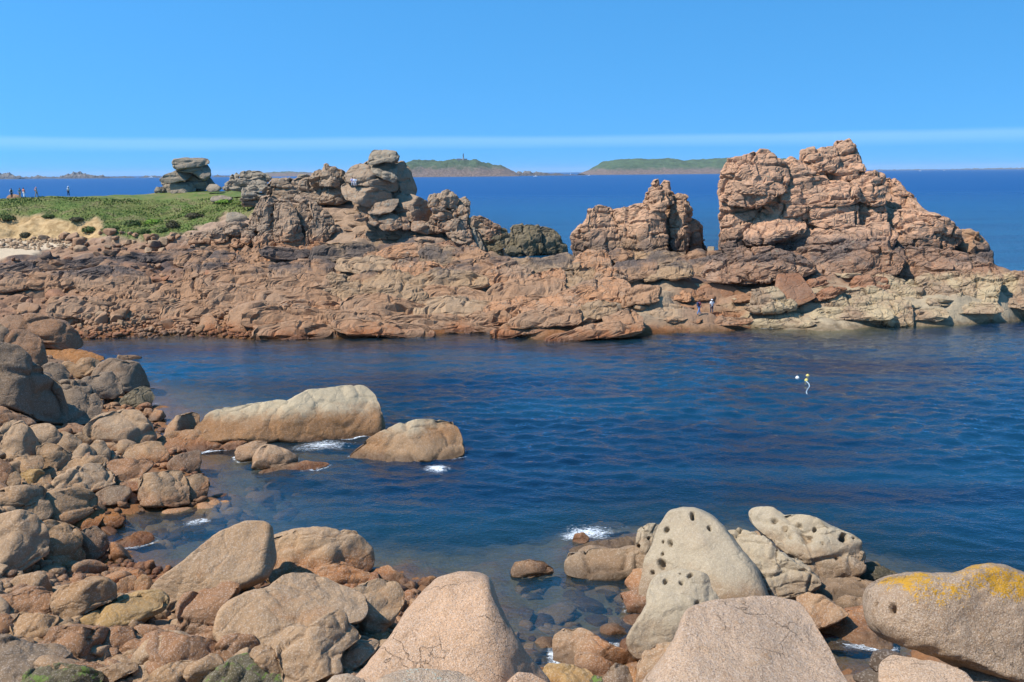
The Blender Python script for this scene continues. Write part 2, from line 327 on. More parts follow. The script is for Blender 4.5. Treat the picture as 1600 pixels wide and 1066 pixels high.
def foreshore_mat():
    g = NG('foreshore_ground'); p = g.pos()
    mid = g.noise(p, 1.2, 8, 0.68, 0.4); fine = g.noise(p, 7.0, 5, 0.7)
    z = g.node("ShaderNodeSeparateXYZ", {0: p}).outputs[2]
    zz = g.math('MULTIPLY_ADD', g.math('SUBTRACT', mid, 0.5), 1.5, z)
    c = g.mix(g.step(zz, 0.1, 1.2), (0.24, 0.105, 0.038), (0.25, 0.15, 0.085))
    c = g.mix(g.step(zz, -0.9, -0.1), (0.22, 0.16, 0.085), c)
    c = g.mix(g.math('MULTIPLY', g.step(mid, 0.5, 0.7), 0.6), c, (0.13, 0.085, 0.05))
    c = g.mix(g.step(zz, -2.4, -1.1), (0.018, 0.032, 0.034), c)
    c = g.mix(1.0, c, g.mix(fine, (0.65,) * 3, (1.35,) * 3), 'MULTIPLY')
    n = g.bump(mid, 0.8, 0.3); n = g.bump(fine, 0.8, 0.06, n)
    return g.finish(c, 0.8, n)
M['foreshore'] = foreshore_mat()

# ------------------------------------------------------------------ mesh helpers
def link_mesh(name, verts, faces, mat, parent=None, loc=(0, 0, 0), smooth=True, rot=None):
    me = bpy.data.meshes.new(name); verts = np.ascontiguousarray(verts, np.float32); faces = np.ascontiguousarray(faces, np.int32)
    nv, nf, k = len(verts), len(faces), faces.shape[1]
    me.vertices.add(nv); me.vertices.foreach_set("co", verts.ravel())
    me.loops.add(nf * k); me.loops.foreach_set("vertex_index", faces.ravel())
    me.polygons.add(nf); me.polygons.foreach_set("loop_start", np.arange(0, nf * k, k, dtype=np.int32)); me.polygons.foreach_set("loop_total", np.full(nf, k, np.int32))
    me.polygons.foreach_set("use_smooth", np.full(nf, smooth, bool))
    me.update(calc_edges=True); me.validate()
    me.materials.append(mat)
    o = bpy.data.objects.new(name, me); COL.objects.link(o); o.location = loc
    if rot is not None: o.rotation_euler = rot
    if parent is not None: o.parent = parent
    return o
def fattr(o, name, v):
    a = o.data.attributes.new(name, 'FLOAT', 'POINT'); a.data.foreach_set("value", np.asarray(v, np.float32))
def tag(o, label=None, cat=None, group=None, kind=None):
    if label: o["label"] = label
    if cat: o["category"] = cat
    if group: o["group"] = group
    if kind: o["kind"] = kind
    return o
def empty(name, loc, label=None, cat=None, group=None):
    o = bpy.data.objects.new(name, None); COL.objects.link(o); o.location = loc; o.empty_display_size = 0.3
    return tag(o, label, cat, group)
def grid_faces(nx, ny):
    i = np.arange(nx - 1)[None, :] + np.arange(ny - 1)[:, None] * nx
    i = i.ravel(); return np.stack([i, i + 1, i + nx + 1, i + nx], 1)
_cs = {}
def cube_sphere(N):
    if N in _cs: return _cs[N]
    t = np.tan(np.linspace(-1, 1, N + 1) * math.pi / 4); A, B = np.meshgrid(t, t); o = np.ones_like(A)
    V, Fc = [], []; f = grid_faces(N + 1, N + 1)
    for k, (x, y, z) in enumerate([(o, A, B), (-o, -A, B), (-A, o, B), (A, -o, B), (A, B, o), (A, -B, -o)]):
        V.append(np.stack([x, y, z], -1).reshape(-1, 3)); Fc.append(f + k * (N + 1) ** 2)
    V = np.concatenate(V); Fc = np.concatenate(Fc)
    _, idx, inv = np.unique(np.round(V, 5), axis=0, return_index=True, return_inverse=True)
    V = V[idx]; Fc = np.asarray(inv).ravel()[Fc]; V = V / np.linalg.norm(V, axis=1)[:, None]
    _cs[N] = (V, Fc); return _cs[N]
def vnormals(V, Fc):
    a, b, c, d = (V[Fc[:, k]] for k in range(4)); n = np.cross(c - a, d - b)
    out = np.zeros_like(V)
    for j in range(3):
        for k in range(4): out[:, j] += np.bincount(Fc[:, k], n[:, j], len(V))
    return out / (np.linalg.norm(out, axis=1)[:, None] + 1e-9)
def joints(P, rng, cell, amp, groove, gw, aniso=(1, 1, 1.4)):
    A = np.array(aniso); lo = (P * A).min(0); hi = (P * A).max(0)
    n = int(np.clip(np.prod((hi - lo) / cell + 0.8), 4, 170)); pts = lo + rng.rand(n, 3) * (hi - lo)
    Q = P * A + 0.28 * cell * np.stack([perlin(P / cell * 1.1 + k * 31.7) for k in range(3)], 1)
    out = np.empty(len(P)); r1 = rng.rand(n) * 2 - 1; r2 = rng.normal(size=(n, 3)) * 0.5
    for k in range(0, len(P), 8000):
        q = Q[k:k + 8000]; d = np.linalg.norm(q[:, None] - pts[None], axis=2)
        i2 = np.argpartition(d, 1, axis=1)[:, :2]; dd = np.take_along_axis(d, i2, 1)
        sw = dd[:, 0] > dd[:, 1]; i1 = np.where(sw, i2[:, 1], i2[:, 0]); f1 = dd.min(1); f2 = dd.max(1)
        out[k:k + 8000] = amp * (r1[i1] + np.einsum('ij,ij->i', r2[i1], q - pts[i1]) / cell) - groove * np.exp(-((f2 - f1) / (gw * cell)) ** 2)
    return out
def blocks(P, rng, cell, amp, groove, gw=0.07):
    """jointed granite: three warped, nearly planar joint sets with staggered courses"""
    t = rng.uniform(-0.25, 0.25); ax = np.array([[math.cos(t), math.sin(t), rng.uniform(-.2, .2)], [-math.sin(t), math.cos(t), rng.uniform(-.2, .2)], [rng.uniform(-.2, .2), rng.uniform(-.15, .15), 1.0]])
    w = np.stack([0.33 * perlin(P / cell * 0.45 + 11 * k) + 0.10 * perlin(P / cell * 1.5 + 7 * k) for k in range(3)], 1)
    q = (P @ ax.T) / (cell * np.array([1.25, 1.25, 0.8])) + w; tab = rng.rand(1024)
    k2 = np.floor(q[:, 2]).astype(int); q0 = q[:, 0] + tab[(k2 * 37) & 1023]; q1 = q[:, 1] + tab[(k2 * 53 + 9) & 1023]
    k0 = np.floor(q0).astype(int); k1 = np.floor(q1).astype(int); h = (k0 * 73 ^ k1 * 179 ^ k2 * 283) & 1023
    f = [np.abs(v - np.floor(v) - 0.5) for v in (q0, q1, q[:, 2])]; drop = [tab[(h * 3 + j * 7) & 1023] for j in range(3)]
    d = np.minimum.reduce([0.5 - f[j] + 0.16 * (perlin(P / cell * 0.8 + 60 + j * 9) > 0.12) for j in range(3)])
    tilt = sum((tab[(h + 131 * (j + 1)) & 1023] - 0.5) * (v - np.floor(v) - 0.5) for j, v in enumerate((q0, q1, q[:, 2])))
    return amp * ((tab[h] - 0.5) * 1.6 + tilt * 1.6) - groove * np.exp(-(d / gw) ** 2)
_seed = [100]
def rock_geo(poly, zg=None, Y=None, thick=0.8, e=0.62, lean=0.45, N=None, planes=4, noise=0.05, cell=None, camp=0.03, groove=0.05, pits=None, ridge=None, seed=None, res=0.205, nscale=1.0, ext=0.0, jt='voronoi', sharp=9.0, grow=1.0, cellrel=0):
    """a solid rock: outline of the photographed rock, its own distance, size, thickness and relief. Returns verts (world), faces, base point"""
    if seed is None: _seed[0] += 1
    rng = np.random.RandomState(seed or _seed[0])
    poly = np.asarray(poly, float)
    x0, x1 = poly[:, 0].min(), poly[:, 0].max(); y0, y1 = poly[:, 1].min(), poly[:, 1].max()
    if ext: poly = poly.copy(); lowm = poly[:, 1] > 0.5 * (y0 + y1); poly[lowm, 1] += ext * (y1 - y0)
    xs, ys = poly[:, 0], poly[:, 1]; xr, yr = np.roll(xs, -1), np.roll(ys, -1); cr_ = xs * yr - xr * ys; ar = cr_.sum() / 2
    c = np.array([((xs + xr) * cr_).sum() / (6 * ar), ((ys + yr) * cr_).sum() / (6 * ar)])
    poly = c + (poly - c) * grow; hpx = (y1 - y0)
    if Y is None and isinstance(zg, tuple):
        hit = zg[0]([(x0 + x1) / 2], [y1 - 0.04 * hpx])[0]; Y = hit[1] if hit[1] == hit[1] else at_z(np.array((x0 + x1) / 2), np.array(y1), zg[1])[1]
        Y = Y + lean * 0.45 * hpx * Y / FPX + 0.06 * thick * (x1 - x0) * Y / FPX
    if Y is None:
        b = at_z(np.array((x0 + x1) / 2), np.array(y1), zg); Y = b[1]
        Y = Y + lean * 0.45 * hpx * Y / FPX + 0.10 * thick * (x1 - x0) * Y / FPX
    C = at_y(c[0], c[1], Y); tow = CAM - C; dist = np.linalg.norm(tow); tow /= dist
    mpp = (C - CAM) @ CF / FPX
    rt = np.cross(np.array([0, 0, 1.0]), tow); rt /= np.linalg.norm(rt); up = np.cross(tow, rt)
    nth = 360; th = np.linspace(-math.pi, math.pi, nth, endpoint=False); R = np.zeros(nth)
    q = (poly - c) * [1, -1]; qn = np.roll(q, -1, 0); dx, dy = np.cos(th), np.sin(th)
    for (ax, ay), (bx, by) in zip(q, qn):
        ex, ey = bx - ax, by - ay; den = dx * ey - dy * ex; den = np.where(abs(den) < 1e-9, 1e-9, den)
        t = (ax * ey - ay * ex) / den; s = (ax * dy - ay * dx) / den
        R = np.where((t > 0) & (s >= -1e-6) & (s <= 1 + 1e-6), np.maximum(R, t), R)
    k = np.exp(-0.5 * (np.arange(-9, 10) / 3.0) ** 2); k /= k.sum()
    R = np.convolve(np.concatenate([R[-9:], R, R[:9]]), k, 'valid') * mpp
    W = (x1 - x0) * mpp; H = hpx * mpp; size = math.sqrt(W * H)
    T = 0.5 * thick * min(W, 1.6 * H)
    if N is None: N = int(np.clip(max(x1 - x0, hpx) * res, 8, 50))
    D, Fc = cube_sphere(N)
    a, b, cc = D[:, 0], -D[:, 1], D[:, 2]
    s = np.hypot(a, cc); ang = np.arctan2(cc, a)
    rf = 0.45 * s ** e + 0.55 * s
    r = np.interp(ang, np.append(th, math.pi), np.append(R, R[0])) * rf
    u = r * np.cos(ang); v = r * np.sin(ang); dep = T * np.sign(b) * np.clip(1 - rf ** (2 / e), 0, 1) ** (e / 2)
    def softmin(A_, B_): h = np.clip(0.5 + 0.5 * (B_ - A_) * sharp / (2 * T), 0, 1); return B_ * (1 - h) + A_ * h - h * (1 - h) * 2 * T / sharp
    pl = np.full(len(dep), 3 * T)
    for _ in range(planes):
        su, sv = rng.uniform(-0.75, 0.75), rng.uniform(-0.8, 0.35); off = rng.uniform(0.65, 1.0)
        pl = softmin(pl, T * (off + su * u / (0.5 * W) + sv * v / (0.5 * H)))
    if ridge is not None:
        pl = softmin(pl, T * (0.9 - ridge[1] * (u / (0.5 * W) - ridge[0])))
    pl = np.maximum(pl, -0.8 * T)
    low = softmin(dep, pl)
    dep = np.where(b > 0, low, np.minimum(dep, pl - 0.1 * T))
    dep = dep - lean * v
    P = C + u[:, None] * rt + v[:, None] * up + dep[:, None] * tow
    nr = vnormals(P, Fc)
    if (nr * (P - C)).sum() < 0: Fc = Fc[:, ::-1]; nr = -nr
    lp = P / size * nscale; off = rng.rand(3) * 100
    d = noise * size * (0.9 * perlin(lp * 2.2 + off) + 0.5 * perlin(lp * 5.1 + off) + 0.28 * perlin(lp * 11 + off) + 0.14 * perlin(lp * 23 + off))
    if cell is None and cellrel: cell = cellrel * size
    if cell: d = d + (joints(P - C, rng, cell, camp * cell, groove * cell, 0.08) if jt == 'voronoi' else blocks(P - C, rng, cell, camp * cell, groove * cell) + blocks(P - C, rng, cell * 0.42, camp * 0.36 * cell, groove * 0.34 * cell, 0.09))
    if pits:
        ppx, ppy = project(P); fade = (nr @ tow) > -0.2
        for (qx, qy, qr) in pits:
            qr = qr * (0.65 + 0.75 * ((qx * 13.7 + qy) % 1))
            asp = 0.6 + 0.55 * ((qx * 7.3) % 1); rot = (qy * 3.7) % 3.1; ux, uy = ppx - qx, ppy - qy; g_ = np.hypot((ux * math.cos(rot) + uy * math.sin(rot)) / qr, (uy * math.cos(rot) - ux * math.sin(rot)) / (asp * qr)) + 0.55 * perlin(P * 3.6 + qx) + 0.2 * perlin(P * 8 + qx)
            d = d - np.where(fade, (0.30 + 0.3 * ((qx * 3.1) % 1)) * (1 - sstep(0.45, 1.1, g_)), 0)
    P = P + nr * d[:, None]
    return P, Fc, np.array([C[0], C[1], P[:, 2].min()])
def boulder(z, pts, label, mat, zg=0.5, name='boulder', group=None, cat='boulder', **kw):
    P, Fc, base = rock_geo(unz(z, pts), zg=zg, **kw)
    o = link_mesh(name, P - base, Fc, M[mat], None, base)
    return tag(o, label, cat, group)
def formation(name, label, z, mat, blocks, cat='rock', Y=140.0, part='block', **kw):
    geo = []
    for b in blocks:
        opt = dict(kw); pts = b[0]; mt = mat; dY = 0
        if len(b) > 1:
            ex = dict(b[1]); mt = ex.pop('mat', mat); dY = ex.pop('dY', 0); opt.update(ex)
        zz = opt.pop('z', z)
        P, Fc, base = rock_geo(unz(zz, pts), Y=Y + dY, **opt); geo.append((P, Fc, mt))
    allp = np.concatenate([g[0] for g in geo]); org = np.array([allp[:, 0].mean(), allp[:, 1].mean(), allp[:, 2].min()])
    root = empty(name, org, label, cat)
    for P, Fc, mt in geo:
        link_mesh(part, P - org, Fc, M[mt], root, smooth=False)
    return root
#==STRUCT==

# ------------------------------------------------------------------ headland terrain
def cpt(px, py, Y): return tuple(at_y(np.array(float(px)), np.array(float(py)), Y))
ctl = []
WL = [(-150, 536), (0, 534), (130, 533), (260, 528), (400, 531), (520, 531), (600, 529), (700, 523), (735, 520), (800, 530), (900, 533), (1000, 527), (1046, 522), (1062, 507), (1130, 506), (1200, 515), (1300, 519), (1400, 511), (1500, 497), (1560, 491), (1640, 484)]
for px, py in WL:
    w = at_z(np.array(float(px)), np.array(float(py)), -0.05); ctl.append(tuple(w))
    ctl.append((w[0] * (w[1] - 9) / w[1], w[1] - 9, -2.6)); 
for px in (-150, 150, 450, 750, 1050, 1350, 1650):
    w = at_y(np.array(float(px)), np.array(600.0), 88.0); ctl.append((w[0], 86.0, -3.8))
for c in [  # (px, py, depth): tidal shelf
    (-150, 470, 121), (0, 470, 121), (150, 472, 120), (300, 472, 120), (450, 470, 121), (600, 468, 121), (700, 462, 122), (800, 470, 121), (900, 468, 121), (1000, 462, 122), (1060, 475, 117), (1110, 488, 113),
    (-150, 425, 134), (0, 425, 134), (150, 428, 132), (300, 425, 134), (450, 420, 134), (600, 420, 133), (700, 425, 131), (800, 425, 131), (900, 428, 130), (1000, 425, 131), (1070, 430, 129),
    # sand, bank and grass edge
    (-150, 395, 146), (0, 396, 146), (60, 393, 147), (120, 385, 149), (220, 378, 150), (300, 372, 150), (0, 372, 157), (60, 372, 158), (120, 368, 158), (0, 338, 163), (60, 337, 164), (120, 348, 161), (160, 340, 163),
    (-150, 335, 165), (-150, 316, 205), (0, 317, 200), (100, 315, 203), (200, 310, 198), (160, 365, 156), (240, 368, 153), (240, 340, 168), (300, 345, 160), (330, 305, 180), (380, 318, 168), (360, 340, 158),
    # rocky ridge
    (400, 388, 144), (400, 350, 150), (420, 310, 160), (500, 385, 143), (500, 345, 148), (500, 305, 160), (560, 375, 143), (580, 335, 149), (620, 330, 150), (600, 385, 142), (660, 345, 147), (700, 372, 143), (740, 385, 142), (780, 400, 139),
    (820, 407, 137), (870, 407, 137), (930, 407, 138), (1000, 412, 137), (1060, 408, 138), (1110, 396, 140),
    # dome flanks
    (1130, 445, 128), (1200, 450, 124), (1300, 455, 121), (1400, 455, 120), (1500, 452, 119), (1560, 445, 119), (1140, 392, 139), (1200, 378, 139), (1300, 365, 139), (1400, 368, 138), (1480, 378, 136), (1540, 405, 130), (1590, 425, 124), (1640, 445, 120)]:
    ctl.append(cpt(*c))
back = [(-100, 225, 9.5), (-60, 225, 9.0), (-100, 250, -2), (-60, 250, -2), (-30, 205, 8), (-30, 230, -3), (-15, 172, 9), (-15, 195, -2.5), (0, 158, 3.5), (0, 175, -3), (8, 152, 1.5), (8, 165, -3), (18, 160, -2), (25, 160, -1.5), (32, 160, -2), (45, 158, -1.5), (60, 152, -2), (72, 140, -2), (84, 130, -3), (84, 175, -4), (40, 185, -4), (0, 210, -4), (-40, 250, -4), (20, 148, 3.2), (12, 145, 3.8), (30, 149, 2.0)]
ctl += back
HEAD = TPS(ctl, 0.8)
GX0, GX1, GY0, GY1, GS = -92.0, 86.0, 88.0, 178.0, 0.30
gx = np.arange(GX0, GX1, GS); gy = np.arange(GY0, GY1, GS); NX, NY = len(gx), len(gy)
XX, YY = np.meshgrid(gx, gy); xy = np.stack([XX.ravel(), YY.ravel()], 1)
cx_ = np.arange(GX0 - 2, GX1 + 4, 1.5); cy_ = np.arange(GY0 - 2, GY1 + 4, 1.5); CX, CY = np.meshgrid(cx_, cy_)
CZ = HEAD(np.stack([CX.ravel(), CY.ravel()], 1)).reshape(CX.shape)
def bil(Z, x0, y0, st, x, y):
    fx = np.clip((x - x0) / st, 0, Z.shape[1] - 1.001); fy = np.clip((y - y0) / st, 0, Z.shape[0] - 1.001)
    i = fx.astype(int); j = fy.astype(int); a = fx - i; b = fy - j
    return (Z[j, i] * (1 - a) + Z[j, i + 1] * a) * (1 - b) + (Z[j + 1, i] * (1 - a) + Z[j + 1, i + 1] * a) * b
zb = bil(CZ, cx_[0], cy_[0], 1.5, xy[:, 0], xy[:, 1])
hx, hy = project(np.column_stack([xy, zb]))
def soft_poly(poly, blur=0.0):
    n1 = perlin(np.column_stack([xy * 0.22, np.zeros(len(xy))])); n2 = perlin(np.column_stack([xy * 0.6, np.ones(len(xy))]))
    return in_poly(hx + blur * (n1 * 8 + n2 * 4), hy + blur * (n2 * 4 + n1 * 4), poly)
GRASS = [(-400, 280), (-400, 336), (0, 336), (55, 334), (95, 342), (128, 350), (150, 340), (163, 345), (160, 366), (215, 372), (245, 368), (290, 362), (335, 345), (352, 332), (380, 335), (405, 330), (410, 300), (420, 270)]
BANK = [(-400, 336), (0, 336), (55, 334), (95, 342), (128, 350), (150, 340), (163, 345), (160, 366), (120, 372), (0, 374), (-400, 374)]
SAND = [(-400, 374), (0, 374), (80, 374), (118, 380), (70, 390), (50, 398), (0, 402), (-400, 402)]
m_grass = soft_poly(GRASS, 1.0) & (zb > 7.5); m_bank = soft_poly(BANK, 0.6) & ~m_grass; m_sand = soft_poly(SAND, 0.6) & ~m_bank & ~m_grass
def blur2(mask, k=2):
    a = mask.reshape(NY, NX).astype(float)
    for _ in range(k):
        p = np.pad(a, 1, mode='edge'); a = (p[:-2, 1:-1] + p[2:, 1:-1] + p[1:-1, :-2] + p[1:-1, 2:] + p[1:-1, 1:-1]) / 5
    return a.ravel()
f_grass, f_bank, f_sand = blur2(m_grass, 2), blur2(m_bank, 2), blur2(m_sand, 2)
soft = np.clip(f_grass + f_bank * 0.7 + f_sand, 0, 1)
p3 = np.column_stack([xy, np.zeros(len(xy))])
wx = 1.6 * perlin(p3 * 0.16) + 0.25 * perlin(p3 * 0.9); wy = 1.6 * perlin(p3 * 0.16 + 50) + 0.22 * perlin(p3 * 0.9 + 50)
ang = 0.22; rx = (xy[:, 0] + wx) * math.cos(ang) + (xy[:, 1] + wy) * math.sin(ang); ry = -(xy[:, 0] + wx) * math.sin(ang) + (xy[:, 1] + wy) * math.cos(ang)
big1, big2, bt, bdx, bdy = cells2(rx / 8.5, ry / 2.5, 11)
f1, f2, t1, d1x, d1y = cells2(rx / 4.0 + 3.3, ry / 1.05, 12)
s1, s2, t2, d2x, d2y = cells2(rx / 1.7, ry / 0.55, 13)
dip = 0.10 * xy[:, 0] + 0.05 * xy[:, 1]
def bench(z, t, k, ph, hard):                # flat treads and steep risers
    q = (z + dip + 0.35 * t * perlin(p3 * 0.5 + 70)) / t + ph; fr_ = q - np.floor(q); return k * t * (sstep(1 - hard, 1.0, fr_) - fr_)
relief = 0.7 * (bt[:, 0] - 0.5) + (0.9 * bt[:, 1] - 0.6) * bdx - (0.1 + 0.5 * bt[:, 2]) * bdy - 0.75 * np.exp(-((big2 - big1) / 0.05) ** 2)
relief += 0.34 * (t1[:, 0] - 0.5) + (0.5 * t1[:, 1] - 0.35) * d1x - (0.05 + 0.25 * t1[:, 2]) * d1y - 0.30 * np.exp(-((f2 - f1) / 0.09) ** 2)
relief += 0.10 * (t2[:, 0] - 0.5) + 0.12 * (t2[:, 1] - 0.5) * d2x - 0.12 * t2[:, 2] * d2y - 0.05 * np.exp(-((s2 - s1) / 0.12) ** 2)
relief += bench(zb, 1.3, 0.6, 1.0 * bt[:, 3], 0.2)
rough = (1 - 0.5 * sstep(1180, 1300, hx)) * (0.55 + 0.35 * sstep(0.2, 2.0, zb)) + 0.25 * sstep(-0.2, 0.35, perlin(p3 * 0.05 + 9))
fb = fbm(p3 * 0.4, 5, 0.55)
above = sstep(-1.2, 0.6, zb)
zt = zb + (1 - soft) * above * (relief * rough + 0.16 * fb) + (1 - above) * 0.5 * fb * (1 - soft)
zt += f_grass * (0.35 * fbm(p3 * 0.3, 4) + 0.12 * perlin(p3 * 2.1)) + f_bank * (0.75 * fbm(p3 * 0.28 + 5, 5, 0.55)) + f_sand * 0.08 * fb
zr = zt.reshape(NY, NX).copy()
for _ in range(2):
    pz = np.pad(zr, 1, mode='edge'); zr = (pz[:-2, 1:-1] + pz[2:, 1:-1] + pz[1:-1, :-2] + pz[1:-1, 2:] + 2 * pz[1:-1, 1:-1]) / 6
zt = zr.ravel() * (1 - f_grass) + zt * f_grass
HZ = zt.reshape(NY, NX)
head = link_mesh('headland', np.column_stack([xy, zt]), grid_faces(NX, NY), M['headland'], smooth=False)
tag(head, kind='structure')
px_, py_ = hx, hy
n8 = 10 * perlin(p3 * 0.12 + 3) + 8 * fb
def zone(poly): return in_poly(px_ + 2 * n8, py_ + 0.6 * n8, poly)
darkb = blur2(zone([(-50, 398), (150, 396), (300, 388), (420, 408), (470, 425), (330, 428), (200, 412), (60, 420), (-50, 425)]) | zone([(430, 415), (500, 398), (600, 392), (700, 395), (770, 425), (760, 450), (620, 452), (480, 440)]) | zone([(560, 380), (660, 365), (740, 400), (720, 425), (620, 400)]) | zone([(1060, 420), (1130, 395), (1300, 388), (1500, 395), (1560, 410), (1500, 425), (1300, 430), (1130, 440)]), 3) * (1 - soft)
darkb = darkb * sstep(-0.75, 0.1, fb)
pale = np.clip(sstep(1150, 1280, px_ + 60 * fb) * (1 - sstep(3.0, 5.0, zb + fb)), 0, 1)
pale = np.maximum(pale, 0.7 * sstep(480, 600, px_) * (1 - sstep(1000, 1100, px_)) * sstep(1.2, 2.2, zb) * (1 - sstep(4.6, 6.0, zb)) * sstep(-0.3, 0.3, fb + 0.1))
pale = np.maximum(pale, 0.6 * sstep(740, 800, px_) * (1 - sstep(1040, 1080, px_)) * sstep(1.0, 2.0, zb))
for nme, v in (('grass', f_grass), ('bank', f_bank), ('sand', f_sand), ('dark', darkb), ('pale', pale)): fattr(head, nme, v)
# grassy plateau behind, coarser
bx = np.arange(-150, 0, 1.1); by = np.arange(176.5, 262, 1.1); BX, BY = np.meshgrid(bx, by); bxy = np.stack([BX.ravel(), BY.ravel()], 1)
bz = HEAD(bxy) + 0.3 * fbm(np.column_stack([bxy * 0.2, np.zeros(len(bxy))]), 3)
plat = link_mesh('grass_plateau', np.column_stack([bxy, bz]), grid_faces(len(bx), len(by)), M['headland']); tag(plat, kind='structure')
gg = sstep(5, 7, bz)
for nme, v in (('grass', gg), ('bank', 0 * gg), ('sand', 0 * gg), ('dark', 0 * gg), ('pale', 0 * gg)): fattr(plat, nme, v)
def hz(x, y): return bil(HZ, GX0, GY0, GS, np.asarray(x, float), np.asarray(y, float))
def head_hit(px, py):                       # where the ray meets the headland
    px = np.atleast_1d(np.asarray(px, float)); py = np.atleast_1d(np.asarray(py, float)); d = ray(px, py); res = np.full((len(px), 3), np.nan); done = np.zeros(len(px), bool)
    for Y in np.arange(92, 177, 0.4):
        q = CAM + d * (Y / d[:, 1])[:, None]; h = hz(q[:, 0], q[:, 1]); hit = (q[:, 2] <= h) & ~done
        res[hit] = q[hit]; res[hit, 2] = h[hit]; done |= hit
    return res

# ------------------------------------------------------------------ near foreshore and seabed
nc = []
def nz(px, py, z): nc.append(tuple(at_z(np.array(float(px)), np.array(float(py)), z)))
for px, py in [(128, 548), (205, 590), (240, 635), (262, 668), (322, 745), (325, 792), (205, 800), (168, 860), (240, 885), (330, 895), (480, 895), (640, 905), (690, 930), (790, 1010), (850, 1060)]: nz(px, py, 0.0)
for px, py, z in [(0, 520, 3), (60, 560, 2.2), (100, 640, 1.2), (0, 660, 2.5), (150, 700, .8), (250, 725, .5), (0, 760, 2.0), (80, 820, .8), (180, 780, .5), (0, 900, 1.6), (100, 900, .4), (250, 930, .4), (400, 950, .7), (560, 960, .8), (0, 1000, 2.4), (200, 1040, 2.2), (450, 1066, 2.2), (650, 1060, 2.0),
                  (-150, 700, 5), (-200, 1000, 6), (-150, 540, 5), (230, 560, -1.2), (350, 600, -2), (420, 740, -.9), (360, 760, -.7), (330, 840, -.8), (450, 830, -1.4), (240, 820, -.5), (600, 840, -2), (800, 850, -2.2), (880, 940, -.75), (900, 1000, -.55), (960, 960, -.6), (940, 1040, -.3), (800, 780, -3.2), (500, 690, -.7), (600, 620, -2.8), (700, 740, -2.2), (900, 700, -3.6), (1200, 640, -4), (1400, 760, -4), (1600, 800, -4), (1000, 820, -1.6), (930, 835, -.35), (1560, 900, -3), (1200, 790, -2.8)]: nz(px, py, z)
for px, py, z in [(1000, 940, -.3), (1010, 1020, .2), (1050, 1066, 1.0), (1200, 960, .3), (1300, 960, -.3), (1330, 1020, -.8), (1420, 940, -.4), (1480, 900, -1.2), (1350, 900, -.3), (1380, 1060, .6), (1500, 1066, 2.5), (1600, 1000, 2.0), (1750, 1000, 2)]: nz(px, py, z)
for x in (-14, -5, 5, 14):
    nc += [(x, 1.0, 15.2), (x, 13, 8.0), (x, 22, 3.6), (x * 1.3, 28, 1.6)]
NEAR = TPS(nc, 0.6)
nx_ = np.arange(-62, 44, 0.36); ny_ = np.arange(1, 95, 0.36); AX, AY = np.meshgrid(nx_, ny_); nxy = np.stack([AX.ravel(), AY.ravel()], 1)
cz0 = np.arange(-66, 48, 1.2); cz1 = np.arange(-1, 98, 1.2); DX, DY = np.meshgrid(cz0, cz1); DZ = NEAR(np.stack([DX.ravel(), DY.ravel()], 1)).reshape(DX.shape)
DZ = np.clip(DZ, -4.5, 16)
n3 = np.column_stack([nxy, np.zeros(len(nxy))])
nzb = bil(DZ, cz0[0], cz1[0], 1.2, nxy[:, 0], nxy[:, 1])
q1, q2, qt, qx, qy = cells2(nxy[:, 0] / 1.5 + 0.4 * perlin(n3 * 0.6), nxy[:, 1] / 1.5 + 0.4 * perlin(n3 * 0.6 + 40), 21)
e1, e2, et, ex_, ey_ = cells2(nxy[:, 0] / 0.7 + 0.3 * perlin(n3), nxy[:, 1] / 0.7 + 0.3 * perlin(n3 + 40), 22)
nrel = 0.42 * (qt[:, 0] - 0.45) * (1 - q1) + 0.22 * np.sqrt(np.clip(q2 - q1, 0, 1)) + 0.18 * np.sqrt(np.clip(e2 - e1, 0, 1)) + 0.12 * (et[:, 0] - .5) + 0.15 * fbm(n3 * 0.6, 3)
nzt = nzb + nrel - 0.25
NZ = nzt.reshape(len(ny_), len(nx_))
def nhz(x, y): return bil(NZ, nx_[0], ny_[0], 0.36, np.asarray(x, float), np.asarray(y, float))
fore = link_mesh('foreshore', np.column_stack([nxy, nzt]), grid_faces(len(nx_), len(ny_)), M['foreshore']); tag(fore, kind='structure')
def near_hit(px, py):
    px = np.atleast_1d(np.asarray(px, float)); py = np.atleast_1d(np.asarray(py, float)); d = ray(px, py); res = np.full((len(px), 3), np.nan); done = np.zeros(len(px), bool)
    for Y in np.arange(18, 94, 0.15):
        q = CAM + d * (Y / d[:, 1])[:, None]; h = nhz(q[:, 0], q[:, 1]); hit = (q[:, 2] <= h) & ~done
        res[hit] = q[hit]; res[hit, 2] = h[hit]; done |= hit
    return res
fb_v = np.array([[-4000, 300, -6], [4000, 300, -6], [4000, -60, -6], [-4000, -60, -6]], float)
seabed = link_mesh('seabed', fb_v, np.array([[3, 2, 1, 0]]), M['foreshore']); tag(seabed, kind='structure')

# ------------------------------------------------------------------ sea
rows = np.concatenate([np.geomspace(28, 125, 430)[:-1], np.geomspace(125, 40000, 150)])
fan = np.linspace(-1, 1, 360)
WX = fan[None, :] * (rows[:, None] * 0.62 + 14); WY = np.repeat(rows[:, None], len(fan), 1)
wxy = np.stack([WX.ravel(), WY.ravel()], 1)
w3 = np.column_stack([wxy, np.zeros(len(wxy))])
dn = -bil(NZ, nx_[0], ny_[0], 0.36, wxy[:, 0], wxy[:, 1]); dh = -bil(HZ, GX0, GY0, GS, wxy[:, 0], wxy[:, 1])
bl = sstep(84, 94, wxy[:, 1]); inh = (wxy[:, 0] > GX0) & (wxy[:, 0] < GX1) & (wxy[:, 1] < GY1)
depth = np.where(wxy[:, 1] < 84, dn, np.where(wxy[:, 1] > 94, np.where(inh, dh, 8.0), dn * (1 - bl) + dh * bl)); depth = np.clip(depth, 0, 8)
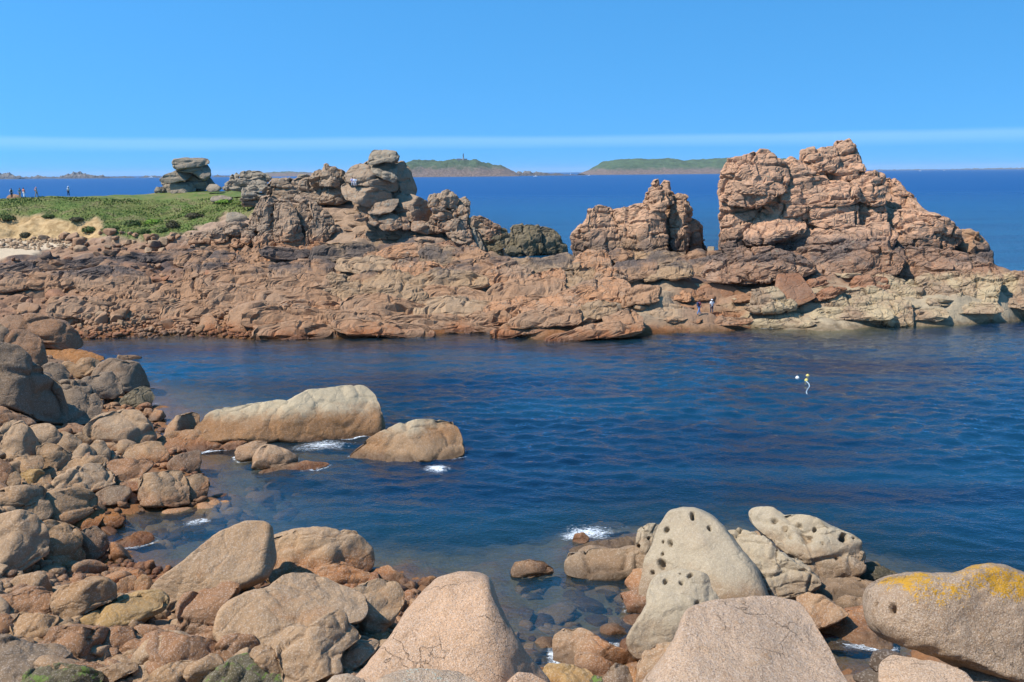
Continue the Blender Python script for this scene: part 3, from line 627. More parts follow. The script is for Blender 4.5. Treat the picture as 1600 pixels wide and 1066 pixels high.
near_f = 1 - sstep(112, 170, wxy[:, 1]); shal = 0.35 + 0.65 * sstep(0.1, 1.6, depth)
def wv(sx, sy, rot, off):
    c_, s_ = math.cos(rot), math.sin(rot); X_ = wxy[:, 0] * c_ + wxy[:, 1] * s_; Y_ = -wxy[:, 0] * s_ + wxy[:, 1] * c_
    n = perlin(np.column_stack([X_ / sx, Y_ / sy, np.full(len(X_), off)])); return n
gust = 0.55 + 0.75 * sstep(-0.35, 0.45, perlin(w3 * 0.035 + 4))
swell = near_f * shal * (0.12 * wv(9, 4.2, 0.2, 1.3) + gust * (0.12 * (0.5 - np.abs(wv(3.4, 1.9, 0.3, 5.1))) + 0.13 * wv(1.7, 0.95, -0.35, 9.7) + 0.10 * (0.4 - np.abs(wv(1.15, 0.75, 0.15, 3.3))) + 0.034 * wv(0.6, 0.42, -0.2, 7.7)))
foam = np.zeros(len(wxy))
for fx, fy, rxx, ryy, am in [(505, 698, 60, 13, .85), (470, 702, 35, 11, .7), (683, 732, 30, 9, .95), (920, 832, 58, 17, .9), (895, 838, 30, 13, .9), (970, 824, 40, 12, .6), (640, 700, 50, 6, .35), (690, 842, 40, 7, .25), (300, 788, 22, 4, .8), (192, 618, 14, 6, .8), (240, 632, 20, 6, .7), (290, 637, 26, 4, .4), (1530, 496, 30, 3, .8), (1300, 520, 18, 3, .4), (1570, 421, 20, 3, .6), (880, 537, 40, 3, .5), (980, 545, 45, 3, .35), (235, 858, 20, 5, .35), (1450, 500, 30, 3, .3), (1330, 952, 9, 4, .8), (845, 395, 40, 2, .5), (605, 668, 40, 5, .5), (1355, 862, 16, 5, .5)]:
    c = at_z(np.array(float(fx)), np.array(float(fy)), 0.0); e_ = at_z(np.array(float(fx + rxx)), np.array(float(fy)), 0.0); n_ = at_z(np.array(float(fx)), np.array(float(fy - ryy)), 0.0)
    g_ = ((wxy[:, 0] - c[0]) / (e_[0] - c[0])) ** 2 + ((wxy[:, 1] - c[1]) / (n_[1] - c[1])) ** 2
    foam = np.maximum(foam, am * np.exp(-g_ * 0.9))
def sea_mat():
    g = NG('sea_water'); p = g.pos()
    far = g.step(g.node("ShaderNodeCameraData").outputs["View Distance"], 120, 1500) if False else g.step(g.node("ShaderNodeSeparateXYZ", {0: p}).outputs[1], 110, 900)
    w1 = g.noise(g.mapv(p, (0.62, 1.0, 1), (0, 0, 0.22)), 0.40, 3, 0.5, 0.7)
    w2 = g.noise(g.mapv(p, (0.85, 1.0, 1), (0, 0, -0.45)), 1.25, 3, 0.55, 0.4)
    w3_ = g.noise(g.mapv(p, (0.8, 1.0, 1), (0, 0, 0.3)), 5.5, 2, 0.5)
    big = g.noise(g.mapv(p, (0.25, 1.0, 1), (0, 0, 0.1)), 0.045, 5, 0.6, 0.8)
    h = g.math('MULTIPLY_ADD', w2, 0.34, g.math('MULTIPLY_ADD', w3_, 0.09, w1))
    nearw = g.step(g.node('ShaderNodeSeparateXYZ', {0: p}).outputs[1], 108, 165)
    nrm = g.bump(w3_, 0.9, 0.05); nrm = g.bump(h, nearw, 0.7, nrm)
    dep = g.attr('depth'); fo = g.attr('foam')
    # water body: dark blue over deep water, greener and clearer over the shallows
    body = g.mix(g.step(big, 0.36, 0.64), (0.0014, 0.015, 0.042), (0.004, 0.046, 0.090))
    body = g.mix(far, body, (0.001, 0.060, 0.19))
    body = g.mix(g.step(dep, 0.3, 2.6, 0.55, 0.0), body, (0.012, 0.05, 0.055))
    dif = g.node("ShaderNodeBsdfDiffuse", {"Color": body, "Normal": nrm}).outputs[0]
    tr = g.node("ShaderNodeBsdfTransparent", {"Color": (0.78, 0.86, 0.82, 1)}).outputs[0]
    opac = g.math('SUBTRACT', 1.0, g.math('POWER', 2.718, g.math('MULTIPLY', dep, -0.6)))
    under = g.node("ShaderNodeMixShader", {0: opac, 1: tr, 2: dif}).outputs[0]
    gl = g.node("ShaderNodeBsdfGlossy", {"Color": (0.9, 0.95, 1, 1), "Roughness": g.math('MULTIPLY_ADD', far, 0.24, 0.06), "Normal": nrm}).outputs[0]
    fr = g.node("ShaderNodeFresnel", {"IOR": 1.33, "Normal": nrm}).outputs[0]
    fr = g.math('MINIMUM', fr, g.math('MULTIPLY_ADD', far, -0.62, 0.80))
    surf = g.node("ShaderNodeMixShader", {0: fr, 1: under, 2: gl}).outputs[0]
    fn = g.noise(g.mapv(p, (0.8, 1.2, 1)), 4.6, 9, 0.8, 1.4)
    ff = g.step(g.math('ADD', g.math('MULTIPLY', fo, 0.45), g.math('MULTIPLY', fn, 0.85)), 0.71, 0.92)
    ff = g.math('MULTIPLY', ff, g.step(fo, 0.04, 0.3))
    foamb = g.node("ShaderNodeBsdfDiffuse", {"Color": (0.78, 0.82, 0.84, 1)}).outputs[0]
    surf = g.node("ShaderNodeMixShader", {0: ff, 1: surf, 2: foamb}).outputs[0]
    g.t.links.new(surf, g.out.inputs[0]); return g.m
M['sea'] = sea_mat()
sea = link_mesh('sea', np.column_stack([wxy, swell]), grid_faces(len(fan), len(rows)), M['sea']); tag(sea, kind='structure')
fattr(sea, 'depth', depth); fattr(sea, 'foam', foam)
#==ISLANDS==

# ------------------------------------------------------------------ far islands and reefs
def island_mat(name, green, rock, zr):
    g = NG(name); p = g.pos(); n = g.noise(p, 0.022, 8, 0.7); n2 = g.noise(p, 0.09, 6, 0.7)
    z = g.math('MULTIPLY_ADD', g.math('SUBTRACT', n, 0.5), zr * 2.2, g.node("ShaderNodeSeparateXYZ", {0: p}).outputs[2])
    c = g.mix(g.step(z, zr * 0.55, zr * 1.2), g.mix(g.step(n2, 0.35, 0.65), rock, tuple(0.5 * v for v in rock)), g.mix(g.step(n, 0.36, 0.62), green, tuple(0.6 * v for v in green)))
    c = g.mix(g.math('MULTIPLY', g.step(n2, 0.60, 0.70), 0.5), c, (0.36, 0.32, 0.26))
    return g.finish(c, 0.95, g.bump(n2, 1.0, 8.0))
M['isle'] = island_mat('island_turf', (0.085, 0.122, 0.052), (0.21, 0.15, 0.115), 44)
M['isle2'] = island_mat('far_island_turf', (0.09, 0.132, 0.056), (0.22, 0.155, 0.12), 34)
M['reef'] = island_mat('reef_rock', (0.22, 0.19, 0.16), (0.13, 0.115, 0.105), 16)
def island(name, prof, Y, deep, mat, rough=0.12, nx=150, nd=34, seed=0, craggy=1.0):
    """prof: skyline points (px, py); the waterline follows from the distance"""
    prof = np.array(prof, float); x = np.linspace(prof[0, 0], prof[-1, 0], nx); top = np.interp(x, prof[:, 0], prof[:, 1])
    T = at_y(x, top, Y); t = np.linspace(-1, 1, nd)
    X = np.repeat(T[None, :, 0], nd, 0); Yv = Y + t[:, None] * deep + 0 * X
    Xs = X * (Yv / Y) ** 0.15
    h = np.maximum(T[:, 2], 0.5)[None, :] * np.clip(1 - np.abs(t)[:, None] ** 2.4, 0, 1)
    q = np.column_stack([Xs.ravel() * 0.006, Yv.ravel() * 0.006, np.full(X.size, seed * 7.1)])
    n = fbm(q * craggy, 6, 0.62).reshape(X.shape); hm = T[:, 2].max()
    Zv = h * (1 + rough * n) + rough * 0.45 * hm * n * np.clip(h / hm * 3, 0, 1) - 2.0
    o = link_mesh(name, np.column_stack([Xs.ravel(), Yv.ravel(), Zv.ravel()]), grid_faces(nx, nd), M[mat]); return tag(o, kind='structure')
Y1 = 4800.0; Y2 = 5900.0
island('island', [(612, 272), (622, 262), (632, 254), (645, 252), (680, 252.5), (720, 251), (745, 251), (765, 257), (782, 259), (795, 265), (806, 270), (812, 274)], Y1, 330, 'isle', 0.16, seed=1)
island('island', [(908, 271), (918, 267), (930, 261), (945, 253), (960, 250), (1000, 249), (1040, 249), (1068, 251.5), (1090, 249), (1125, 246.5), (1160, 247), (1200, 246), (1260, 252), (1310, 262)], Y2, 500, 'isle2', 0.10, nx=220, seed=2)
island('rocky_islet', [(800, 274), (812, 269), (822, 268), (832, 270), (845, 270), (856, 271.5), (870, 271.5), (880, 273), (915, 273)], 5000.0, 90, 'reef', 0.5, seed=3, craggy=4)
island('rocky_islet', [(-60, 278), (-20, 273.2), (5, 271.4), (20, 272.4), (30, 276.4), (34, 278.4)], 7000.0, 80, 'reef', 0.4, seed=4, craggy=4)
island('rocky_islet', [(94, 277.8), (102, 273.2), (112, 272.4), (120, 270.4), (132, 272), (140, 274.8), (152, 275.6), (160, 275.2), (168, 278)], 7000.0, 80, 'reef', 0.4, seed=5, craggy=4)
island('reef', [(28, 278.4), (60, 276.3), (95, 277.6), (180, 276.9), (200, 276.2), (215, 277.8), (232, 275.4), (250, 276.3), (262, 278.2)], 7600.0, 60, 'reef', 0.7, seed=6, nx=240, craggy=5)
island('reef', [(330, 277), (342, 274.2), (348, 275.0), (360, 276.2), (375, 275.0), (392, 276.6), (410, 276.0), (440, 276.6)], 7600.0, 60, 'reef', 0.6, seed=7, nx=160, craggy=5)
island('low_island', [(395, 273.5), (420, 269.5), (445, 268.8), (470, 269.6), (500, 270.2), (545, 271.5), (570, 273)], 8200.0, 300, 'isle2', 0.2, seed=8)
island('reef', [(1355, 266.6), (1375, 265.4), (1400, 265.6), (1440, 264.9), (1475, 265.2), (1510, 264.2), (1545, 263.6), (1580, 263.2), (1630, 262.6), (1680, 263)], 15000.0, 90, 'reef', 0.8, seed=9, nx=260, craggy=4)

# ------------------------------------------------------------------ rock formations
FK = dict(e=0.34, thick=0.9, lean=0.25, noise=0.018, cell=2.4, camp=0.12, groove=0.17, planes=6, res=0.36, jt='blocks', sharp=20, grow=1.05)
formation('stacked_tor', 'grey pancake stack of weathered granite blocks standing alone on the grassy plateau', Z_Q, 'greytor', [
    ([(162, 215), (175, 192), (250, 188), (340, 188), (378, 200), (380, 225), (330, 240), (250, 250), (190, 260), (165, 240)], dict(dY=-1)),
    ([(180, 262), (220, 240), (290, 235), (370, 225), (388, 260), (388, 300), (350, 330), (280, 280), (210, 275)],),
    ([(80, 320), (110, 290), (180, 265), (260, 270), (275, 300), (230, 330), (160, 340), (95, 340)], dict(dY=-1.5)),
    ([(240, 330), (270, 290), (340, 300), (385, 300), (370, 340), (340, 380), (280, 380)], dict(dY=1)),
    ([(150, 350), (200, 335), (260, 335), (300, 370), (300, 395), (240, 410), (160, 415), (148, 390)], dict(dY=-1.5)),
    ([(42, 400), (60, 370), (105, 370), (105, 425), (70, 432)], dict(dY=-1)),
    ([(108, 380), (145, 368), (150, 400), (145, 425), (108, 425)],),
    ([(90, 340), (140, 335), (170, 345), (165, 380), (100, 375)], dict(dY=1)),
    ([(290, 385), (340, 320), (390, 300), (420, 345), (410, 370), (350, 390)], dict(dY=1.5)),
    ([(100, 420), (110, 330), (190, 280), (200, 200), (360, 205), (375, 300), (380, 380), (250, 420)], dict(dY=2.0, thick=.5, grow=1.0)),
], Y=188, cat='rock stack', **{**FK, 'e': 0.6, 'cell': 3.5, 'camp': 0.03, 'groove': 0.06})
formation('rock_outcrop', 'low grey outcrop of flat boulders on the ridge right of the pancake stack', Z_Q, 'greytor', [
    ([(475, 370), (520, 330), (580, 318), (650, 320), (700, 340), (690, 390), (600, 400), (520, 390)],),
    ([(505, 320), (530, 280), (560, 272), (580, 290), (575, 335), (520, 338)], dict(dY=3)),
    ([(580, 315), (590, 280), (640, 265), (700, 270), (760, 290), (780, 320), (740, 340), (680, 330), (620, 330)], dict(dY=3)),
    ([(620, 375), (660, 325), (700, 325), (745, 350), (730, 390)], dict(dY=-1)),
    ([(740, 370), (780, 330), (830, 340), (850, 370), (800, 388)],), ([(840, 335), (870, 310), (905, 320), (895, 360), (850, 365)], dict(dY=2)),
    ([(750, 400), (800, 365), (880, 370), (920, 400), (860, 440), (780, 440)], dict(mat='tor', dY=-3)), ([(930, 330), (950, 295), (1000, 290), (1015, 325), (970, 345)], dict(dY=2)),
    ([(880, 380), (960, 355), (1030, 365), (1030, 400), (950, 410)], dict(mat='tor', dY=-3)),
    ([(1040, 375), (1080, 350), (1120, 360), (1110, 385), (1060, 390)], dict(dY=-3)),
    ([(700, 440), (760, 335), (860, 318), (950, 302), (1030, 305), (1040, 430), (860, 450)], dict(dY=-5, mat='tor', thick=.6, grow=1.0)),
    ([(1060, 460), (1100, 390), (1180, 370), (1260, 380), (1280, 440), (1200, 480)], dict(dY=-12, mat='tor')), ([(940, 470), (980, 410), (1060, 400), (1090, 450), (1020, 490)], dict(dY=-11, mat='tor')),
    ([(820, 460), (850, 420), (930, 410), (960, 450), (900, 475)], dict(dY=-8, mat='tor')),
], Y=166, cat='outcrop', **{**FK, 'e': 0.6})
formation('slab_stack', 'short stack of three flat grey slabs at the edge of the grass', Z_Q, 'greytor', [
    ([(590, 395), (640, 370), (700, 355), (745, 365), (750, 392), (680, 405), (610, 410)], dict(dY=1)),
    ([(575, 440), (600, 410), (680, 400), (750, 395), (755, 425), (680, 447), (600, 458)],),
    ([(585, 470), (640, 450), (705, 440), (710, 475), (660, 495), (600, 490)], dict(mat='tor')),
], Y=157, cat='rock stack', **{**FK, 'cell': 3})
formation('pointed_crag', 'pointed brown crag on the ridge between the grey outcrop and the tall tor', Z_Q, 'tor', [
    ([(1070, 360), (1090, 290), (1120, 220), (1160, 250), (1190, 290), (1205, 350), (1150, 365)], dict(ridge=(0.1, 1.0))),
    ([(1150, 245), (1200, 250), (1240, 270), (1240, 345), (1200, 360), (1180, 300)], dict(dY=2)),
    ([(1005, 340), (1040, 270), (1085, 255), (1095, 300), (1080, 360), (1020, 365)], dict(dY=1.5)),
    ([(940, 430), (960, 330), (1040, 285), (1110, 250), (1230, 280), (1290, 330), (1310, 440), (1100, 460)], dict(dY=3, thick=.5, grow=1.0)),
], Y=154, cat='crag', **FK)
formation('tall_tor', 'tall rounded tor with a cap boulder, highest point of the headland ridge', Z_T, 'tor', [
    ([(175, 222), (190, 165), (220, 140), (290, 138), (350, 145), (378, 175), (370, 205), (340, 218), (280, 213), (200, 228)], dict(mat='greytor', e=0.6)),
    ([(185, 240), (280, 212), (345, 212), (365, 250), (360, 310), (290, 300), (220, 265)], dict(dY=1, mat='greytor', e=0.6)),
    ([(35, 305), (80, 250), (130, 220), (190, 240), (250, 280), (310, 310), (362, 330), (360, 395), (310, 397), (230, 377), (130, 357), (60, 340)], dict(dY=-1, e=0.65)),
    ([(195, 250), (260, 258), (330, 278), (367, 315), (340, 342), (280, 322), (220, 288)], dict(dY=-2.2, mat='greytor', e=0.65)),
    ([(352, 245), (380, 210), (420, 220), (450, 270), (470, 340), (487, 380), (470, 430), (430, 432), (370, 410), (350, 340)], dict(dY=1.5, e=0.6)),
    ([(15, 360), (60, 330), (140, 362), (230, 378), (312, 395), (330, 445), (250, 470), (190, 495), (120, 475), (40, 440)], dict(dY=-2)),
    ([(310, 395), (400, 405), (470, 423), (545, 458), (595, 570), (540, 590), (450, 582), (365, 555), (340, 450)], dict(dY=-1.5, ridge=(-0.4, 0.8))),
    ([(175, 530), (230, 470), (300, 450), (372, 443), (362, 485), (320, 530), (250, 545)], dict(dY=-4)),
    ([(245, 615), (250, 545), (310, 528), (370, 548), (405, 605), (350, 640), (280, 642)], dict(dY=-5)), ([(365, 545), (430, 558), (445, 625), (400, 640)], dict(dY=-4.5)),
    ([(180, 590), (190, 550), (240, 545), (255, 590), (220, 610)], dict(dY=-5)), ([(90, 545), (130, 520), (180, 525), (190, 560), (140, 585), (95, 575)], dict(dY=-4.5)),
    ([(450, 640), (460, 590), (540, 580), (610, 600), (615, 650), (540, 665)], dict(dY=-4.5)),
    ([(60, 430), (60, 290), (130, 240), (200, 190), (340, 170), (400, 230), (440, 300), (460, 420), (560, 500), (570, 600), (300, 620), (150, 560)], dict(dY=3.0, thick=.6, grow=1.0, lean=.15)),
], Y=148, cat='tor', **{**FK, 'cell': 3.6, 'camp': 0.03, 'groove': 0.07})
formation('broken_tor', 'broken tan tor of upright jointed blocks just right of the tall tor', Z_T, 'tor', [
    ([(548, 480), (570, 420), (620, 408), (640, 450), (628, 500), (560, 500)],), ([(620, 500), (640, 410), (670, 391), (712, 403), (740, 440), (725, 490), (670, 500)],),
    ([(735, 490), (750, 440), (790, 431), (818, 460), (818, 540), (790, 550), (745, 510)], dict(dY=1)), ([(585, 560), (578, 500), (640, 488), (705, 530), (705, 565), (640, 570)], dict(dY=-1.5)),
    ([(675, 510), (720, 473), (750, 500), (745, 570), (700, 565)], dict(dY=-.5)), ([(740, 570), (750, 488), (782, 483), (805, 540), (805, 580)], dict(dY=-1)),
    ([(660, 640), (670, 580), (720, 560), (790, 573), (828, 630), (828, 695), (770, 702), (685, 685)], dict(dY=-3)), ([(605, 650), (615, 570), (668, 558), (678, 650)], dict(dY=-2.5)),
    ([(560, 600), (575, 550), (640, 555), (690, 575), (680, 640), (600, 660)], dict(dY=-1)), ([(690, 690), (770, 690), (840, 700), (870, 760), (780, 740)], dict(dY=-4)),
    ([(570, 640), (580, 450), (660, 410), (790, 450), (810, 560), (820, 690), (700, 720)], dict(dY=2.0, thick=.6, grow=1.0, lean=.15)),
], Y=144, cat='tor', **{**FK, 'cell': 1.8})
formation('dark_ridge', 'dark olive-grey rock ridge running down to the channel behind the shelf', Z_T, 'olive', [
    ([(800, 580), (830, 548), (880, 552), (940, 580), (1005, 608), (1010, 670), (950, 700), (870, 700), (830, 640)], dict(mat='tor')), ([(860, 710), (920, 640), (1000, 612), (1045, 640), (1062, 690), (1035, 750), (960, 770), (890, 760)],),
    ([(905, 815), (925, 740), (1000, 700), (1028, 760), (1020, 815)], dict(dY=-1)), ([(815, 610), (860, 640), (895, 700), (905, 770), (860, 785), (815, 700)], dict(dY=-1.5, mat='greytor')),
    ([(740, 790), (760, 740), (830, 725), (865, 770), (860, 830), (790, 835)], dict(dY=-3, mat='domelow')), ([(865, 830), (870, 775), (910, 770), (915, 830)], dict(dY=-2, mat='greytor')),
], Y=143, cat='rock ridge', **{**FK, 'cell': 1.7})
formation('sea_rock', 'dark weedy rock in the channel with water around it, left of the tower stack', Z_T, 'olive', [
    ([(1055, 680), (1080, 620), (1150, 603), (1220, 610), (1260, 640), (1270, 720), (1230, 775), (1150, 800), (1080, 780), (1055, 720)],),
    ([(1210, 640), (1230, 612), (1300, 622), (1360, 648), (1412, 700), (1416, 740), (1350, 760), (1250, 775), (1220, 720)], dict(dY=2)),
    ([(1015, 815), (1030, 740), (1080, 722), (1132, 750), (1145, 815), (1080, 820)], dict(dY=-3)),
], Y=219, cat='sea rock', **{**FK, 'cell': 3.0, 'ext': .2})
formation('front_crag', 'crag of upright pillars with orange feet on the slope below the ridge', Z_Q, 'crag', [
    ([(685, 635), (690, 480), (720, 430), (770, 428), (797, 480), (797, 560), (785, 640), (740, 645)],), ([(797, 640), (800, 480), (840, 458), (900, 463), (930, 520), (957, 610), (962, 735), (900, 750), (830, 745), (797, 700)], dict(dY=-1)),
    ([(925, 510), (980, 468), (1032, 520), (1048, 600), (1000, 660), (955, 610)], dict(dY=1)), ([(990, 655), (1042, 560), (1000, 458), (1080, 488), (1150, 558), (1175, 625), (1120, 700), (1060, 740), (990, 755)], dict(dY=0)),
    ([(675, 690), (720, 630), (792, 640), (805, 730), (740, 790), (690, 800), (645, 780)], dict(dY=-2)), ([(630, 630), (660, 560), (692, 525), (697, 630), (650, 645)], dict(dY=0)),
    ([(690, 845), (715, 790), (820, 738), (925, 735), (945, 790), (890, 855), (800, 870)], dict(dY=-4)), ([(585, 680), (600, 650), (660, 640), (675, 690), (640, 720), (590, 715)], dict(dY=-2)),
    ([(480, 650), (500, 600), (560, 590), (620, 600), (640, 640), (560, 680)], dict(dY=0)), ([(520, 730), (540, 690), (590, 690), (600, 735), (550, 745)], dict(dY=-2)),
    ([(500, 880), (515, 820), (580, 800), (620, 840), (600, 900), (540, 910)], dict(dY=-5)), ([(390, 680), (420, 630), (480, 620), (520, 660), (500, 710), (420, 720)], dict(dY=0)),
    ([(1060, 470), (1000, 430), (940, 420), (920, 450), (980, 480), (1050, 500)], dict(dY=3)),
    ([(400, 700), (500, 600), (640, 600), (700, 470), (760, 440), (900, 470), (1000, 480), (1140, 570), (1150, 680), (1000, 780), (700, 850), (520, 860)], dict(dY=3.0, thick=.4, grow=1.0, lean=.35)),
], Y=146, cat='crag', **{**FK, 'cell': 1.5, 'e': 0.32, 'lean': 0.2})
boulder(Z_Q, [(488, 590), (500, 530), (550, 523), (620, 548), (628, 588), (560, 600)], 'square grey block with yellow lichen at the lower corner of the grass', 'greytor', zg=(head_hit, 8.5), e=0.45)
boulder(Z_Q, [(385, 455), (410, 425), (470, 420), (540, 435), (515, 460), (430, 468)], 'flat grey rock lying half sunk in the grass', 'greytor', zg=(head_hit, 11), e=0.6)
boulder(Z_Q, [(365, 385), (390, 352), (430, 350), (467, 375), (445, 396), (390, 400)], 'rounded grey boulder in the grass at the right foot of the pancake stack', 'greytor', zg=13, Y=182, e=0.65)
boulder(Z_P, [(42, 435), (60, 418), (90, 413), (120, 420), (140, 440), (110, 450), (50, 448)], 'pink boulder behind the walkers on the far left skyline', 'shelf_b', Y=208, e=0.65)

formation('tower_stack', 'castle-like pink stack with a narrow tower, standing in front of the channel', Z_U, 'stack', [
    ([(262, 730), (262, 660), (300, 620), (350, 590), (358, 520), (420, 493), (492, 500), (525, 540), (565, 600), (595, 700), (605, 800), (520, 835), (400, 840), (285, 825)], dict(lean=.2)),
    ([(515, 540), (620, 488), (720, 478), (805, 503), (835, 560), (838, 680), (830, 800), (750, 850), (640, 850), (565, 810), (555, 640)], dict(dY=-1.0)),
    ([(740, 350), (758, 320), (797, 318), (808, 370), (785, 410), (742, 400)],), ([(800, 370), (828, 335), (862, 343), (875, 400), (900, 460), (850, 490), (805, 440)], dict(dY=.6)),
    ([(730, 475), (755, 400), (835, 393), (858, 470), (830, 515), (755, 510)], dict(dY=-.8)), ([(697, 475), (703, 400), (737, 393), (750, 440), (728, 490)], dict(dY=.5)),
    ([(868, 570), (872, 490), (898, 428), (967, 428), (980, 480), (1003, 520), (1003, 570), (990, 680), (960, 800), (920, 830), (890, 780), (878, 680)], dict(dY=0, ridge=(0.2, 1.2))),
    ([(960, 640), (1000, 560), (1030, 600), (1062, 620), (1072, 700), (1090, 790), (1040, 845), (930, 850), (930, 750)], dict(dY=2.5, mat='dome', ridge=(-1.0, .5))),
    ([(828, 570), (858, 480), (885, 560), (905, 760), (875, 800), (840, 780)], dict(dY=1.0)),
    ([(755, 860), (800, 778), (880, 772), (925, 800), (915, 875), (860, 905), (775, 895)], dict(dY=-4, mat='crag')),
    ([(640, 850), (660, 790), (740, 800), (770, 860), (700, 880)], dict(dY=-3)), ([(430, 860), (450, 825), (540, 820), (560, 850), (480, 870)], dict(dY=-3)),
    ([(280, 830), (280, 650), (370, 530), (500, 520), (600, 505), (720, 490), (740, 420), (860, 400), (950, 450), (985, 560), (1040, 640), (1060, 800), (900, 860), (500, 860)], dict(dY=3.5, thick=.5, lean=.15, grow=1.0)),
], Y=143, cat='sea stack', **{**FK, 'lean': 0.18, 'cell': 2.2, 'e': 0.32})
boulder(Z_U, [(1092, 800), (1100, 740), (1142, 740), (1144, 800), (1120, 810)], 'small grey block in the gap between tower stack and great dome', 'greytor', Y=143, e=0.45)
formation('great_dome', 'great pink granite dome on the right with stacked cracked blocks above a smooth base', Z_V, 'dome', [
    ([(82, 345), (90, 260), (115, 190), (140, 155), (190, 150), (250, 118), (310, 123), (352, 163), (405, 190), (420, 250), (405, 315), (335, 348), (270, 400), (200, 385), (130, 375)], dict(dY=-1, lean=.15)),
    ([(395, 200), (430, 148), (480, 178), (540, 218), (590, 250), (630, 262), (565, 300), (470, 320), (405, 325)], dict(dY=-.5)),
    ([(640, 170), (655, 63), (727, 58), (757, 100), (783, 180), (745, 200), (660, 205)], dict(lean=.15, dY=1)), ([(488, 155), (493, 110), (560, 108), (652, 93), (668, 150), (660, 205), (600, 225), (530, 225), (500, 195)], dict(dY=1)),
    ([(610, 250), (645, 195), (782, 183), (805, 235), (745, 265), (660, 275)], dict(dY=0)), ([(735, 285), (788, 228), (850, 220), (892, 238), (906, 310), (900, 380), (830, 385), (775, 360), (738, 335)], dict(dY=-2, ridge=(-.2, .8))),
    ([(758, 490), (745, 420), (775, 365), (860, 365), (908, 388), (910, 475), (850, 490)], dict(dY=-2.5, mat='dome')), ([(890, 385), (897, 258), (930, 248), (970, 268), (1003, 308), (1044, 338), (1060, 420), (1000, 425), (940, 420)], dict(dY=2)),
    ([(295, 385), (328, 338), (450, 308), (560, 283), (650, 268), (745, 285), (768, 365), (695, 390), (560, 395), (485, 430), (440, 450), (365, 430)], dict(dY=-1.5)),
    ([(462, 450), (498, 398), (580, 372), (700, 367), (762, 398), (768, 500), (700, 505), (600, 495), (515, 475)], dict(dY=-3)),
    ([(77, 440), (92, 378), (180, 378), (264, 398), (258, 450), (230, 550), (185, 605), (120, 622), (92, 590)], dict(dY=-1, lean=.15)), ([(220, 520), (268, 418), (330, 407), (425, 437), (490, 460), (510, 510), (400, 555), (300, 590), (215, 590)], dict(dY=-2)),
    ([(335, 580), (395, 500), (520, 475), (650, 480), (770, 492), (890, 475), (945, 520), (910, 600), (760, 615), (600, 615), (440, 615)], dict(dY=-5, lean=.6, ext=.1)),
    ([(890, 500), (915, 420), (1060, 418), (1180, 448), (1253, 500), (1270, 570), (1200, 610), (1060, 600), (930, 590)], dict(dY=-3, lean=.5)),
    ([(1240, 600), (1285, 520), (1340, 522), (1393, 570), (1428, 620), (1430, 690), (1340, 680), (1265, 640)], dict(dY=-4, mat='shelf_b')),
    ([(200, 640), (300, 575), (420, 585), (440, 640), (330, 680)], dict(dY=-4, lean=.5)),
    ([(900, 425), (960, 385), (1060, 405), (1070, 450), (950, 470)], dict(dY=-1)),
    ([(95, 640), (95, 470), (100, 300), (130, 180), (250, 135), (420, 175), (500, 170), (640, 120), (740, 100), (780, 230), (890, 260), (960, 300), (1030, 370), (1060, 430), (1200, 470), (1260, 560), (1400, 640), (1400, 720), (700, 740), (95, 700)], dict(dY=4, thick=.5, lean=.2, cell=4, grow=1.0)),
], Y=136, cat='rock dome', **{**FK, 'thick': 0.8, 'cell': 2.6, 'e': 0.34})
